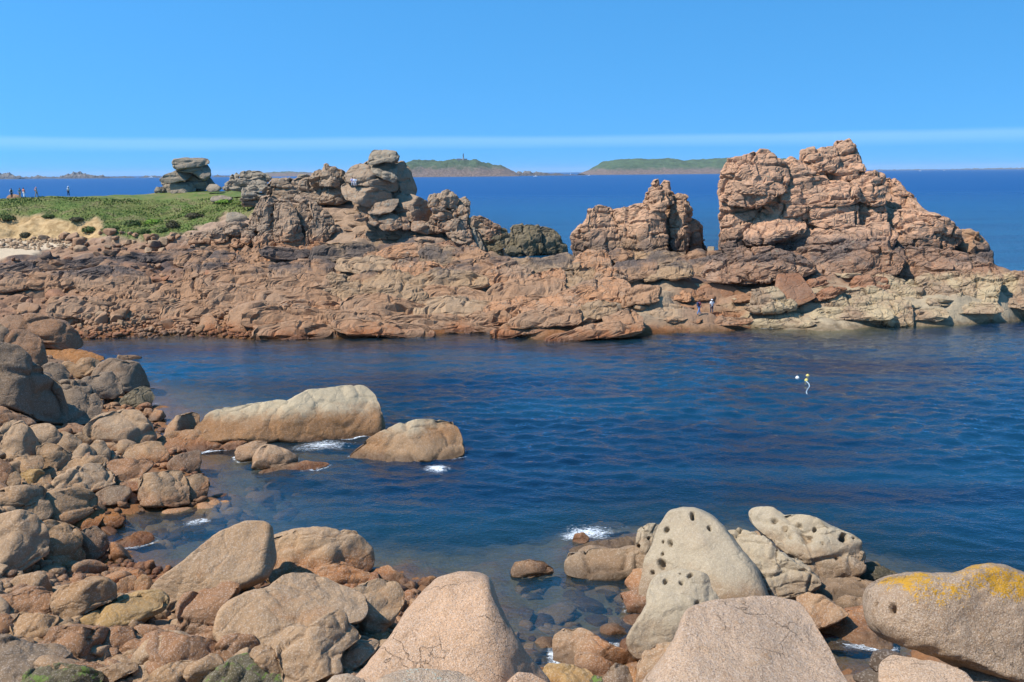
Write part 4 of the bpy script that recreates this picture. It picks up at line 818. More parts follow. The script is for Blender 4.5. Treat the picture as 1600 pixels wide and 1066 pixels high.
formation('dome_apron', 'broad brown and cream wave-washed apron of slabs below the great dome', Z_V, 'domelow', [
    ([(-10, 740), (60, 640), (200, 600), (330, 600), (480, 640), (560, 700), (470, 740), (250, 770), (60, 770)], dict(mat='dome', dY=8)),
    ([(400, 700), (480, 610), (700, 585), (880, 590), (980, 650), (940, 730), (760, 770), (560, 760)], dict(mat='dome', dY=8)),
    ([(880, 720), (950, 610), (1130, 600), (1290, 620), (1390, 660), (1400, 730), (1230, 770), (1000, 770)], dict(mat='dome', dY=7)),
    ([(355, 835), (368, 738), (470, 727), (555, 842), (462, 892), (400, 868)], dict(mat='slab', dY=0, planes=1, cell=None, e=.32)), ([(215, 900), (238, 808), (360, 792), (456, 892), (380, 912), (260, 926)], dict(dY=-1, planes=1, cell=3, e=.32)),
    ([(-20, 800), (60, 770), (140, 790), (205, 828), (218, 905), (100, 910), (-10, 900)], dict(mat='slab', dY=8, planes=1, cell=None, e=.32)), ([(495, 770), (600, 738), (625, 778), (530, 805)], dict(mat='slab', dY=1)), ([(540, 840), (640, 790), (720, 800), (640, 850), (560, 870)], dict(mat='slab', dY=0)),
    ([(470, 990), (520, 930), (600, 858), (700, 818), (800, 793), (940, 830), (1010, 870), (1020, 990), (850, 1030), (700, 1045), (560, 1030)], dict(dY=-2, lean=.7, ext=.08)),
    ([(930, 990), (980, 880), (1100, 850), (1285, 865), (1312, 960), (1290, 1000), (1100, 1015)], dict(dY=-1, lean=.5, ext=.1)),
    ([(930, 830), (975, 780), (1095, 795), (1085, 855), (1000, 862)], dict(dY=1)), ([(1085, 860), (1105, 797), (1220, 785), (1293, 830), (1255, 875), (1150, 880)], dict(dY=0)),
    ([(1285, 960), (1288, 770), (1350, 688), (1425, 678), (1475, 740), (1455, 900), (1440, 960)], dict(dY=0, lean=.4, ext=.05)), ([(1440, 940), (1448, 758), (1540, 720), (1650, 728), (1690, 920), (1560, 950)], dict(dY=2, lean=.3, ext=.05)),
    ([(140, 1000), (250, 928), (400, 916), (545, 938), (570, 990), (480, 1030), (300, 1025)], dict(dY=-3, lean=.7)), ([(0, 960), (60, 920), (180, 935), (200, 985), (60, 995)], dict(dY=-1, lean=1.2, thick=.3, mat='shelf_b')),
    ([(110, 920), (125, 893), (225, 905), (235, 925), (150, 930)], dict(dY=4, mat='slab')), ([(700, 830), (760, 745), (900, 740), (930, 800), (820, 810)], dict(dY=3, mat='slab')),
    ([(760, 790), (880, 720), (1000, 760), (960, 830), (860, 830)], dict(dY=3)), ([(990, 800), (1100, 730), (1250, 720), (1330, 740), (1280, 830), (1120, 830)], dict(dY=3)),
], Y=119, cat='rock apron', part='slab', **{**FK, 'lean': 0.5, 'cell': 2.0, 'e': 0.32, 'thick': 0.6})
# larger named slabs on the shelf
boulder(Z_S, [(1130, 470), (1150, 400), (1220, 365), (1310, 355), (1358, 385), (1345, 430), (1270, 485), (1190, 490)], 'large smooth tan slab above the orange waterline of the shelf', 'shelf_b', zg=(head_hit, 1.2), e=.5, lean=.6, cell=3)
boulder(Z_S, [(990, 480), (1010, 430), (1050, 410), (1090, 460), (1095, 500), (1030, 505)], 'split tan boulder at the waterline left of the large smooth slab', 'shelf_b', zg=(head_hit, .4), e=.5)
boulder((850, 360, 3.2), [(270, 425), (290, 395), (340, 390), (370, 415), (350, 435), (300, 437)], 'rounded dark tan boulder at the edge of the shelf right of the channel', 'shelf_b', zg=(head_hit, 1.2))
boulder((850, 360, 3.2), [(700, 400), (720, 360), (770, 330), (815, 330), (815, 380), (800, 405), (740, 420)], 'grey leaning boulder directly behind the two people on the shelf', 'greyb', zg=1, Y=126.5, e=.5)
boulder((400, 360, 3.2), [(1305, 255), (1320, 225), (1420, 205), (1475, 212), (1450, 245), (1370, 262)], 'long flat beige slab on the crest of the shelf behind the cove', 'beige', zg=(head_hit, 4.6), e=.5)
boulder((400, 360, 3.2), [(570, 460), (580, 400), (640, 370), (680, 370), (690, 430), (650, 465)], 'square brown block in the middle of the shelf face', 'shelf_b', zg=(head_hit, 2.0), e=.4)
boulder((400, 360, 3.2), [(465, 295), (475, 225), (600, 205), (640, 230), (648, 285), (560, 300)], 'broad block with a dark overhang under the dark band of the shelf', 'shelf_b', zg=(head_hit, 4.2), e=.36, lean=-.1)
#==BOULDERS==

# ------------------------------------------------------------------ left shore, upper part
BK = dict(noise=0.032, planes=5, e=0.52, lean=0.24, grow=1.05, sharp=16, cellrel=.55, camp=.045, groove=.05)
def B(z, mat, zg, label, pts, **kw): return boulder(z, pts, label, mat, (near_hit, zg) if zg >= 0.3 else zg, **{**BK, **kw})
B(Z_S, 'brown', 2.2, 'long sloping brown boulder at the far corner of the cove', [(5, 470), (60, 428), (160, 420), (250, 438), (330, 476), (378, 530), (398, 590), (345, 612), (270, 600), (200, 590), (110, 560), (30, 540)], ridge=(.75, 1.6))
B(Z_S, 'brown', 2.6, 'dark rounded boulder leaning against the long sloping brown boulder', [(30, 540), (80, 495), (140, 498), (190, 538), (212, 590), (220, 665), (180, 690), (110, 660), (40, 620)], ridge=(.3, 1.0))
B(Z_S, 'greyb', 3.2, 'small dark boulder at the left edge above the big grey rock', [(-40, 480), (5, 463), (36, 500), (44, 545), (30, 590), (-40, 590)])
B(Z_S, 'orange', .35, 'flat orange ledge at the water below the long sloping boulder', [(215, 620), (240, 590), (330, 598), (420, 602), (480, 636), (525, 650), (470, 672), (300, 672), (220, 665)], lean=.9)
B(Z_S, 'greyb', 2.2, 'huge grey rock with a shadowed right flank at the left edge', [(-60, 570), (0, 558), (60, 570), (110, 590), (160, 650), (210, 700), (250, 770), (275, 840), (295, 910), (290, 990), (220, 975), (120, 920), (0, 870), (-60, 860)], ridge=(-.1, 1.3), cell=5, camp=.02, groove=.05, lean=.1)
B(Z_S, 'greyb', .5, 'ribbed grey rock sloping into the water beside the huge grey rock', [(205, 700), (250, 690), (300, 760), (345, 753), (405, 753), (455, 790), (478, 830), (505, 875), (480, 935), (420, 975), (350, 985), (290, 960), (270, 850)], cell=1.6, camp=.08, groove=.12, lean=.6)
B(Z_S, 'brown', 1.6, 'reddish slab wedged under the huge grey rock', [(-60, 880), (0, 870), (80, 915), (150, 955), (170, 985), (80, 990), (-60, 970)])
B(Z_S, 'greyb', 1.6, 'low grey rock with hollows behind the ribbed rock', [(205, 700), (220, 672), (265, 660), (315, 680), (345, 722), (335, 775), (270, 765), (230, 740)], cell=1.2)
B(Z_S, 'tan', 1.2, 'knobbly tan rock between hollowed rock and square waterside block', [(300, 680), (340, 652), (385, 670), (440, 643), (495, 660), (488, 700), (430, 730), (330, 740)], cell=1.2, camp=.08)
B(Z_S, 'greyb', .2, 'square waterside block with a flat top and black shaded right face', [(470, 735), (505, 668), (560, 638), (640, 652), (697, 673), (718, 730), (735, 795), (660, 815), (600, 800), (540, 770)], ridge=(.2, 2.2), e=.5)
B(Z_S, 'greyb', .4, 'flat-topped grey rock joined to the square waterside block', [(395, 780), (430, 735), (490, 720), (560, 714), (592, 750), (605, 820), (560, 850), (470, 840), (410, 810)], e=.5)
B(Z_S, 'olive', -.1, 'wedge-shaped olive boulder standing in the shallows beside the square block', [(592, 880), (618, 830), (680, 790), (722, 778), (752, 800), (770, 845), (740, 885), (680, 905), (610, 905)])
B(Z_S, 'tan', -.1, 'small flat log-shaped rock afloat-looking in the blue cove', [(583, 645), (598, 619), (690, 630), (706, 640), (692, 655), (620, 655)])
B(Z_S, 'brown', -.1, 'reddish rounded rock at the water behind the cracked round boulder', [(495, 910), (540, 868), (592, 863), (605, 905), (560, 925)])
# ------------------------------------------------------------------ left shore, boulder field
B(Z_A, 'beige', .4, 'big rounded beige boulder split by two vertical cracks', [(542, 670), (590, 608), (660, 578), (740, 563), (800, 570), (862, 580), (912, 640), (948, 710), (948, 770), (880, 800), (800, 812), (720, 812), (640, 785), (590, 740)], cell=2.6, camp=.02, groove=.07)
B(Z_A, 'beige', 1.0, 'pointed beige boulder with a dark right face near the left edge', [(-5, 810), (40, 720), (100, 648), (150, 628), (192, 680), (232, 760), (258, 860), (200, 870), (100, 875), (10, 865)], ridge=(.1, 1.8), e=.5)
B(Z_A, 'beige', 1.0, 'squarish beige boulder behind the pointed one', [(182, 670), (230, 648), (310, 653), (352, 688), (375, 760), (340, 800), (250, 790), (205, 730)])
B(Z_A, 'tan', .8, 'rounded tan boulder right of the squarish beige boulder', [(350, 705), (410, 692), (462, 722), (504, 772), (482, 818), (420, 835), (370, 805)])
B(Z_A, 'brown', .6, 'smooth brown egg-shaped boulder below the ribbed rock', [(365, 680), (420, 643), (480, 650), (530, 682), (522, 712), (450, 718), (385, 708)])
B(Z_A, 'tan', .6, 'low tan boulder left of the cracked round boulder', [(455, 725), (500, 698), (550, 703), (595, 742), (545, 785), (485, 785)])
B(Z_A, 'beige', .6, 'upright beige boulder at the left foot of the cracked round boulder', [(555, 790), (610, 743), (652, 757), (680, 820), (676, 895), (620, 895), (572, 855)])
B(Z_A, 'beige', .6, 'pale triangular boulder in front of the upright beige boulder', [(420, 860), (480, 800), (530, 768), (572, 800), (612, 872), (520, 885), (440, 885)], e=.5, ridge=(.3, 1.2))
B(Z_A, 'tan', .9, 'blocky tan boulder with a hollow side below the squarish beige one', [(238, 780), (300, 763), (370, 788), (436, 850), (425, 900), (340, 945), (248, 945), (245, 860)], ridge=(.2, 1.0))
B(Z_A, 'tan', 1.0, 'wedge of tan rock with a shaded front under the pointed boulder', [(65, 950), (98, 850), (150, 843), (242, 855), (265, 885), (245, 955), (150, 965)], e=.5, lean=.1)
B(Z_A, 'tan', .6, 'broad flat-topped tan boulder in the middle of the boulder field', [(370, 940), (400, 868), (500, 853), (620, 863), (664, 890), (660, 945), (580, 965), (450, 965)])
B(Z_A, 'beige', .6, 'layered grey-beige ledge with crumbled right end', [(290, 1050), (350, 978), (450, 928), (560, 908), (662, 928), (704, 990), (700, 1045), (600, 1070), (450, 1085), (310, 1085)], cell=1.3, camp=.07, groove=.12)
B(Z_A, 'tan', .2, 'rounded block with a smooth pinkish top near the inner pool', [(760, 880), (778, 808), (840, 768), (940, 763), (1002, 783), (1038, 830), (1055, 900), (980, 915), (900, 905), (830, 890)])
B(Z_A, 'brown', .4, 'brown layered boulder below the smooth pinkish-topped block', [(655, 930), (680, 880), (800, 868), (900, 878), (955, 910), (890, 970), (880, 1020), (760, 1020), (690, 985)], cell=1.5)
B(Z_B, 'tan', -.1, 'cracked orange-tan boulder jutting into the inner pool', [(712, 110), (720, 20), (760, -12), (850, -22), (932, -5), (948, 40), (965, 110), (965, 172), (880, 178), (780, 172), (715, 155)], cell=1.5, camp=.05, groove=.11)
B(Z_B, 'tan', -.1, 'square tan block at the tip of the inner pool shore', [(942, 75), (948, 10), (1022, 4), (1063, 30), (1060, 85), (1045, 145), (970, 148)], e=.45)
B(Z_A, 'greyb', -.1, 'dark rounded rock with a slab on top at the edge of the inner pool', [(1052, 890), (1100, 848), (1180, 828), (1250, 823), (1245, 885), (1230, 950), (1160, 975), (1100, 965), (1058, 930)], ridge=(.2, 1.0))
B(Z_A, 'beige', .2, 'boulder with a black shaded face left of the whaleback ledge', [(1022, 720), (1060, 640), (1110, 593), (1200, 578), (1245, 600), (1235, 690), (1140, 712), (1040, 725)], ridge=(-.35, 2.2), e=.5)
B(Z_A, 'beige', -.1, 'small pointed pale rock in the shallows behind the cracked round boulder', [(920, 625), (970, 553), (1012, 570), (1036, 610), (990, 638)])
for lab, mt, pts in [('small ochre boulder with a flat face at the left of the boulder field', 'yellow', [(120, 1020), (140, 948), (190, 928), (250, 943), (274, 972), (235, 1010), (160, 1027)]), ('small orange-brown boulder beside the ochre one', 'tan', [(45, 1010), (70, 958), (112, 948), (130, 990), (115, 1042), (58, 1042)]),
                     ('dark brown boulder cut by the left edge under the tan wedge', 'brown', [(-30, 950), (40, 958), (80, 1035), (60, 1050), (-30, 1050)]), ('small round tan boulder right of the ochre one', 'tan', [(220, 1008), (260, 973), (312, 968), (320, 1015), (270, 1042), (222, 1037)]),
                     ('reddish boulder at the left edge beneath the pointed boulder', 'brown', [(-30, 875), (10, 866), (54, 890), (75, 965), (20, 985), (-30, 970)]), ('small tan slab behind the round tan boulder', 'tan', [(265, 950), (330, 923), (354, 935), (345, 968), (285, 985)]),
                     ('tan boulder tucked between the reddish slab and the pointed boulder', 'beige', [(-5, 690), (35, 640), (95, 630), (110, 665), (60, 720), (0, 735)]), ('flat brown stone in front of the round tan boulder', 'tan', [(140, 1040), (200, 1018), (300, 1025), (320, 1050), (230, 1065), (150, 1060)]),
                     ('low tan rock left of the layered ledge', 'tan', [(310, 975), (350, 945), (405, 942), (425, 965), (360, 995)]), ('small square brown rock right of the layered ledge', 'brown', [(745, 1035), (760, 1010), (850, 1012), (868, 1040), (860, 1075), (770, 1075)])]:
    B(Z_A, mt, .8, lab, pts)
# whaleback ledge and its neighbours in the water
B(Z_C, 'cream', -.3, 'large cream whaleback rock with a shaded right end in the cove', [(585, 215), (640, 158), (700, 128), (780, 88), (880, 78), (960, 73), (1032, 78), (1073, 110), (1098, 170), (1114, 255), (1095, 305), (1000, 315), (900, 318), (780, 325), (680, 320), (610, 290)], ridge=(.72, 3.0), planes=3, noise=.02, thick=.6, lean=.5, e=.45, cellrel=.5, camp=.012, groove=.03)
B(Z_C, 'cream', -.1, 'long cream ledge running left from the large whaleback', [(262, 250), (330, 188), (400, 163), (520, 153), (620, 146), (690, 160), (680, 230), (660, 310), (560, 345), (500, 335), (420, 315), (320, 315), (262, 290)], planes=3, noise=.025, cellrel=.4, camp=.02, groove=.05, thick=.5, lean=.5)
B(Z_C, 'tan', -.2, 'low orange-tan shelf at the waterline in front of the cream ledge', [(50, 335), (120, 278), (200, 263), (300, 263), (400, 238), (480, 228), (550, 238), (645, 280), (645, 320), (590, 345), (500, 365), (400, 370), (300, 380), (200, 385), (90, 385)], cell=2.0, camp=.03, groove=.09, thick=.35, lean=.9)
B(Z_C, 'cream', .5, 'broken pale slab tilted on the orange-tan shelf', [(270, 300), (310, 248), (340, 218), (424, 238), (418, 285), (380, 312), (320, 312)], e=.4, cell=1.2)
B(Z_C, 'cream', -.3, 'smaller cream whaleback with a deep groove, standing in open water', [(960, 385), (1050, 318), (1110, 288), (1200, 243), (1300, 228), (1400, 230), (1454, 250), (1480, 310), (1495, 390), (1420, 425), (1300, 428), (1200, 422), (1050, 415)], ridge=(.55, 1.6), planes=4, noise=.03, thick=.7, lean=.45, camp=.03, groove=.05)
B(Z_C, 'beige', -.1, 'small blocky rock with a sloping top in the water before the whaleback', [(512, 445), (540, 370), (570, 338), (620, 348), (680, 378), (725, 412), (710, 445), (600, 455)], cell=1.5)
B(Z_C, 'tan', -.1, 'low rounded tan rock touching the orange-tan shelf', [(435, 400), (448, 350), (520, 328), (592, 330), (565, 370), (530, 412), (458, 418)])
B(Z_C, 'tan', -.15, 'flat tongue of rock awash in front of the small blocky rock', [(515, 482), (570, 448), (660, 428), (760, 423), (895, 440), (800, 468), (650, 484)], lean=1.0, thick=.4)
# lower left
for lab, mt, zg, pts, kw in [
    ('broad cracked tan boulder at the left edge above the dark hollow', 'tan', 1.2, [(-40, 85), (60, 58), (140, 60), (202, 75), (228, 110), (205, 150), (120, 180), (80, 205), (-40, 205)], dict(cell=2)),
    ('small tan boulder with a shaded underside beside the broad cracked one', 'tan', .9, [(75, 190), (130, 138), (200, 123), (243, 150), (264, 205), (235, 245), (150, 250), (85, 232)], {}),
    ('massive flat-topped tan boulder left of the head of the pool', 'tan', .4, [(225, 100), (300, 78), (400, 88), (494, 130), (486, 185), (400, 232), (330, 252), (265, 225), (235, 160)], dict(cell=2.5)),
    ('huge rounded tan boulder cut by the left edge with a black hollow beneath', 'beige', .8, [(-70, 230), (40, 213), (130, 206), (182, 240), (213, 290), (234, 375), (205, 435), (100, 495), (0, 525), (-70, 515)], dict(lean=.2)),
    ('orange-tan boulder with diagonal cracks beside the huge rounded one', 'tan', .2, [(195, 255), (260, 236), (330, 253), (402, 298), (415, 345), (385, 455), (330, 485), (255, 465), (235, 395), (212, 340)], dict(cell=1.8)),
    ('dark split boulder at the pool edge beside the diagonal-cracked one', 'greyb', 0., [(398, 310), (440, 273), (492, 278), (534, 320), (555, 385), (500, 435), (440, 455), (395, 410)], dict(cell=1.2, ridge=(.0, 1.))),
    ('grey-topped boulder on crumbled rock by the head of the pool', 'greyb', .2, [(495, 90), (560, 63), (640, 68), (664, 100), (635, 160), (560, 165), (505, 130)], {}),
    ('wet orange ledge between the massive tan boulder and the pool', 'orange', .1, [(330, 255), (430, 213), (520, 188), (534, 212), (495, 280), (400, 295)], dict(lean=.9)),
    ('round wet red-brown boulder at the pool edge', 'orange', -.1, [(490, 262), (540, 208), (600, 203), (636, 238), (612, 275), (540, 288)], {}),
    ('low red rock lying alone in the pool', 'orange', -.15, [(540, 358), (620, 328), (700, 303), (762, 313), (787, 350), (700, 385), (620, 390)], dict(lean=.8)),
    ('ochre rock just breaking the surface in the middle of the pool', 'orange', -.3, [(905, 285), (960, 258), (1030, 250), (1074, 272), (1000, 296)], dict(lean=1.0)),
    ('broad wet orange slab in front of the huge rounded boulder', 'orange', .2, [(-20, 525), (120, 480), (260, 468), (314, 490), (305, 570), (200, 612), (80, 612), (-20, 585)], dict(lean=1.0, thick=.4)),
    ('smooth wide orange-brown boulder near the lower pool', 'tan', .3, [(272, 620), (330, 563), (430, 548), (540, 553), (584, 590), (580, 665), (480, 700), (410, 720), (340, 758), (285, 700)], {}),
    ('long low brown boulder left of the smooth wide one', 'brown', .6, [(-20, 680), (70, 608), (180, 603), (262, 620), (295, 685), (262, 735), (150, 735), (40, 715)], {}),
    ('small round tan boulder at the lower pool beach', 'tan', 0., [(548, 540), (580, 493), (630, 478), (684, 510), (676, 560), (600, 575)], {}),
    ('left half of a split tan boulder by the egg-shaped giant', 'tan', .2, [(575, 590), (620, 543), (692, 528), (700, 590), (688, 645), (585, 650)], dict(e=.5)),
    ('right half of a split tan boulder by the egg-shaped giant', 'tan', .2, [(690, 640), (693, 550), (740, 513), (778, 550), (775, 645), (720, 655)], {}),
    ('long yellowish rock with a dark undercut in the lower boulder field', 'yellow', .7, [(395, 710), (440, 683), (560, 648), (700, 628), (800, 636), (854, 680), (825, 735), (740, 760), (680, 800), (600, 785), (520, 792), (425, 760)], dict(cell=2.2)),
    ('round brown boulder under the long yellowish rock', 'brown', .7, [(510, 840), (530, 788), (600, 773), (662, 788), (685, 850), (655, 895), (570, 905)], {}),
    ('pinkish cracked boulder left of the broken hollow block', 'tan', 1.2, [(55, 750), (110, 698), (200, 718), (295, 758), (255, 835), (120, 865), (72, 820)], dict(cell=1.2)),
    ('broken block with a crumbled pale top and black right side', 'brown', 1.2, [(255, 810), (290, 768), (400, 776), (490, 808), (565, 838), (570, 910), (555, 975), (440, 988), (340, 978), (260, 925)], dict(ridge=(.0, 1.6), e=.45, cell=1.6)),
    ('dark brown boulder at the left edge above the grey slab', 'brown', 1.5, [(-30, 735), (40, 718), (84, 770), (65, 835), (-30, 840)], {}),
    ('big grey sloping slab in the bottom left corner', 'greyb', 2.3, [(-60, 830), (40, 826), (130, 868), (240, 908), (314, 940), (340, 985), (200, 1010), (100, 1070), (-60, 1100)], dict(lean=.7)),
    ('dark boulder with green algae at the bottom left edge of the picture', 'algae', 2.6, [(85, 1080), (150, 998), (220, 968), (320, 983), (420, 1018), (510, 1070), (490, 1120), (95, 1120)], {}),
    ('small oval brown boulder below the broken block', 'brown', 1.8, [(332, 985), (400, 958), (490, 973), (530, 1010), (515, 1055), (430, 1055), (370, 1025)], {}),
    ('pair-shaped tan boulder near the bottom edge', 'tan', 1.8, [(508, 1000), (600, 973), (694, 983), (698, 1025), (600, 1048), (570, 1060), (522, 1042)], {}),
    ('flat tan wedge stone above the pair-shaped boulder', 'tan', 1.5, [(512, 975), (600, 933), (690, 908), (724, 930), (730, 992), (640, 995)], {}),
    ('small reddish cleft stone between the round brown boulder and the wedge stone', 'brown', 1.1, [(615, 915), (640, 865), (690, 845), (735, 870), (745, 915), (700, 930)], {}),
    ('short tan stone right of the wedge stone', 'tan', 1.5, [(722, 960), (750, 930), (800, 940), (795, 965), (750, 985)], {}),
    ('little round tan stone near the bottom of the boulder field', 'tan', 1.8, [(725, 1005), (760, 968), (815, 975), (825, 1000), (780, 1015)], {}),
]: B(Z_B, mt, zg, lab, pts, **kw)
for lab, mt, zg, pts, kw in [
    ('long reddish boulder with a broken grey corner', 'brown', 1.5, [(48, 715), (88, 650), (150, 648), (230, 688), (300, 706), (382, 738), (420, 795), (350, 845), (250, 860), (150, 840), (70, 795)], {}),
    ('smooth round red-brown boulder left of the large squarish block', 'brown', 1.4, [(362, 745), (420, 688), (500, 676), (562, 698), (590, 738), (545, 800), (450, 818), (390, 800)], {}),
    ('pinkish low boulder in front of the long reddish boulder', 'tan', 2.0, [(-20, 900), (100, 838), (200, 818), (315, 848), (300, 900), (150, 945), (-20, 945)], {}),
    ('rounded boulder with bright green algae at the bottom edge', 'algae', 2.6, [(280, 930), (370, 848), (450, 798), (540, 783), (612, 798), (664, 860), (715, 940), (600, 970), (290, 970)], {}),
    ('small bright green algae boulder at the bottom edge', 'algae', 2.8, [(30, 925), (90, 884), (150, 878), (208, 915), (190, 950), (45, 950)], {}),
    ('giant egg-shaped beige boulder leaning left with a dark undercut', 'beige', .5, [(45, 480), (68, 418), (110, 368), (200, 318), (290, 248), (360, 198), (420, 172), (520, 147), (600, 144), (644, 168), (652, 250), (650, 340), (610, 415), (500, 455), (400, 455), (300, 455), (220, 480), (190, 525), (120, 538), (55, 505)], dict(ridge=(.62, 1.8), planes=2, noise=.025, lean=.2, cell=0)),
    ('big lumpy beige boulder right behind the giant egg-shaped one', 'beige', .3, [(640, 300), (648, 188), (720, 162), (820, 147), (950, 157), (1062, 172), (1103, 210), (1144, 270), (1150, 350), (1100, 385), (1000, 400), (850, 410), (680, 410), (645, 360)], dict(ridge=(.65, 1.5), noise=.045)),
    ('sloping beige boulder below the big lumpy one', 'beige', .5, [(705, 405), (800, 348), (900, 328), (1000, 322), (1062, 348), (1145, 388), (1170, 418), (1080, 455), (950, 460), (790, 450)], dict(ridge=(.5, 1.))),
    ('small animal-head-shaped rock at the water right of the lumpy boulder', 'beige', -.1, [(1138, 395), (1180, 343), (1240, 336), (1278, 363), (1316, 385), (1305, 425), (1250, 432), (1175, 425)], {}),
    ('wide flat beige boulder in the centre of the lower group', 'beige', .9, [(395, 615), (418, 530), (470, 478), (550, 448), (650, 436), (720, 392), (800, 382), (870, 397), (960, 438), (1052, 478), (1104, 528), (1116, 590), (1070, 660), (980, 640), (900, 660), (820, 660), (730, 700), (690, 755), (600, 745), (530, 710), (420, 680)], dict(planes=3, lean=.6, noise=.03, cellrel=.8, camp=.01, groove=.015)),
    ('angular boulder with a black undercut right of the wide flat one', 'beige', .7, [(1035, 460), (1100, 428), (1200, 403), (1282, 428), (1320, 480), (1306, 545), (1256, 620), (1180, 685), (1105, 675), (1080, 560)], dict(lean=-.05, planes=2)),
    ('folded layered brown boulder under the egg-shaped giant', 'brown', .9, [(172, 635), (190, 558), (230, 478), (320, 452), (430, 452), (505, 465), (460, 510), (425, 570), (412, 655), (330, 668), (240, 695), (182, 685)], dict(cell=1.6, camp=.06, groove=.12)),
    ('orange-brown stone beneath the folded layered boulder', 'brown', 1.0, [(222, 700), (300, 648), (402, 632), (428, 672), (390, 735), (300, 730)], {}),
    ('large squarish beige block leaning in front of the wide flat boulder', 'beige', 1.6, [(685, 685), (760, 638), (870, 638), (930, 598), (990, 573), (1024, 598), (1036, 640), (1084, 678), (1095, 725), (1010, 770), (980, 810), (990, 865), (850, 905), (740, 928), (704, 860), (695, 755)], dict(e=.42, ridge=(.7, 1.), noise=.03)),
    ('tongue-shaped beige stone right of the large squarish block', 'beige', 1.8, [(944, 790), (970, 743), (1080, 723), (1200, 722), (1160, 775), (1095, 840), (1040, 862), (985, 842)], {}),
    ('little cracked boulder between the round red-brown boulder and the square block', 'tan', 1.8, [(538, 770), (580, 733), (640, 733), (670, 770), (665, 795), (698, 832), (698, 892), (640, 880), (590, 815)], dict(cell=.8)),
    ('wet orange stone at the foot of the large squarish block', 'orange', 2.0, [(750, 925), (900, 868), (1012, 848), (1045, 880), (950, 945)], dict(lean=.8)),
    ('small orange stone in the shadow behind the tongue-shaped stone', 'orange', .8, [(1132, 710), (1170, 672), (1232, 667), (1256, 692), (1200, 732)], {}),
    ('small orange rock awash left of the pyramid boulder', 'orange', -.1, [(1362, 438), (1410, 393), (1460, 388), (1500, 410), (1440, 450)], {}),
    ('brown rock partly hidden between angular boulder and pyramid boulder', 'brown', .1, [(1290, 480), (1340, 452), (1390, 480), (1370, 540), (1305, 545)], {}),
]: B(Z_D, mt, zg, lab, pts, **kw)

# ------------------------------------------------------------------ right-hand group in the water
def pit(z, lst): return [(z[0] + x / z[2], z[1] + y / z[2], r / z[2]) for x, y, r in lst]
B(Z_E, 'tan', -.25, 'small flat-topped boulder alone in the water right of the pyramid boulder', [(952, 362), (972, 313), (1050, 300), (1130, 310), (1170, 345), (1166, 380), (1060, 395), (1020, 405), (962, 392)], cell=2, groove=.08)
B(Z_F, 'pit', -.3, 'blocky low rock with a shaded right end left of the pitted dome', [(88, 315), (108, 258), (200, 233), (320, 238), (395, 228), (410, 325), (300, 362), (180, 366), (92, 345)], ridge=(.55, 1.8), e=.42, cell=2.4, groove=.05)
B(Z_F, 'pit', -.2, 'flat wave-washed rock behind the blocky low rock', [(90, 252), (200, 207), (320, 187), (395, 177), (410, 240), (200, 262), (110, 265)], lean=.9)
B(Z_F, 'beige', -.15, 'small knob of rock in the white foam', [(118, 200), (130, 172), (165, 166), (190, 190), (175, 214), (130, 216)])
B(Z_F, 'pit', -.2, 'flat awash rock behind the foam patch', [(165, 140), (230, 122), (310, 122), (345, 135), (260, 148)], lean=1.0, thick=.4)
B(Z_F, 'beige', .3, 'smooth beige boulder sloping to the shallows left of the rose block', [(44, 715), (46, 620), (85, 577), (150, 569), (220, 598), (280, 638), (370, 658), (438, 690), (410, 745), (200, 740), (70, 735)], ridge=(.2, .7))
B(Z_F, 'beige', .9, 'small rounded beige boulder in front of the sloping smooth one', [(122, 735), (138, 678), (190, 672), (250, 693), (300, 720), (280, 770), (190, 768)])
B(Z_F, 'yellow', 1.2, 'low ochre boulder at the bottom edge right of the pyramid boulder', [(-10, 745), (20, 720), (100, 720), (172, 733), (220, 772), (205, 815), (-10, 815)])
B(Z_F, 'greyb', 1.3, 'small spiky pale stone at the bottom edge', [(232, 785), (300, 710), (348, 728), (378, 800), (340, 815), (240, 815)], e=.5)
B(Z_F, 'algae', 1.5, 'tiny green algae stone at the bottom edge beside the spiky stone', [(160, 800), (210, 763), (272, 773), (290, 805), (170, 820)])
B(Z_F, 'orange', 1.0, 'wet orange stone between the spiky stone and the rose block', [(338, 785), (348, 728), (398, 728), (404, 800), (360, 810)])
B(Z_F, 'beige', 1.0, 'upright beige boulder against the left side of the rose block', [(388, 805), (390, 720), (420, 668), (470, 638), (556, 622), (570, 690), (540, 770), (480, 815)])
B(Z_F, 'brown', -.2, 'red-brown rock at the foot of the pitted dome', [(318, 425), (400, 405), (445, 430), (440, 510), (350, 500)])
B(Z_F, 'beige', -.1, 'two-lobed beige rock left of the pitted dome at the waterline', [(335, 382), (370, 322), (425, 318), (440, 410), (380, 432)])
B(Z_F, 'pit', .1, 'pale pitted pillar on the left shoulder of the pitted dome', [(373, 300), (378, 230), (395, 158), (430, 132), (492, 138), (478, 200), (452, 260), (440, 330), (390, 330)], N=50, pits=pit(Z_F, [(393, 222, 11), (440, 187, 9), (420, 140, 8)]))
B(Z_F, 'pit', -.2, 'tall pale dome rock with black weathering pits', [(420, 440), (428, 300), (458, 230), (478, 150), (520, 93), (570, 75), (632, 75), (692, 102), (742, 148), (792, 208), (842, 268), (874, 308), (888, 350), (930, 440), (800, 475), (640, 500), (440, 490)], N=58, planes=2, cell=0, noise=.02, lean=.35, pits=pit(Z_F, [(692, 146, 14), (507, 153, 8), (524, 211, 13), (496, 206, 9), (490, 300, 20), (453, 332, 9), (494, 256, 8), (620, 95, 16)]))
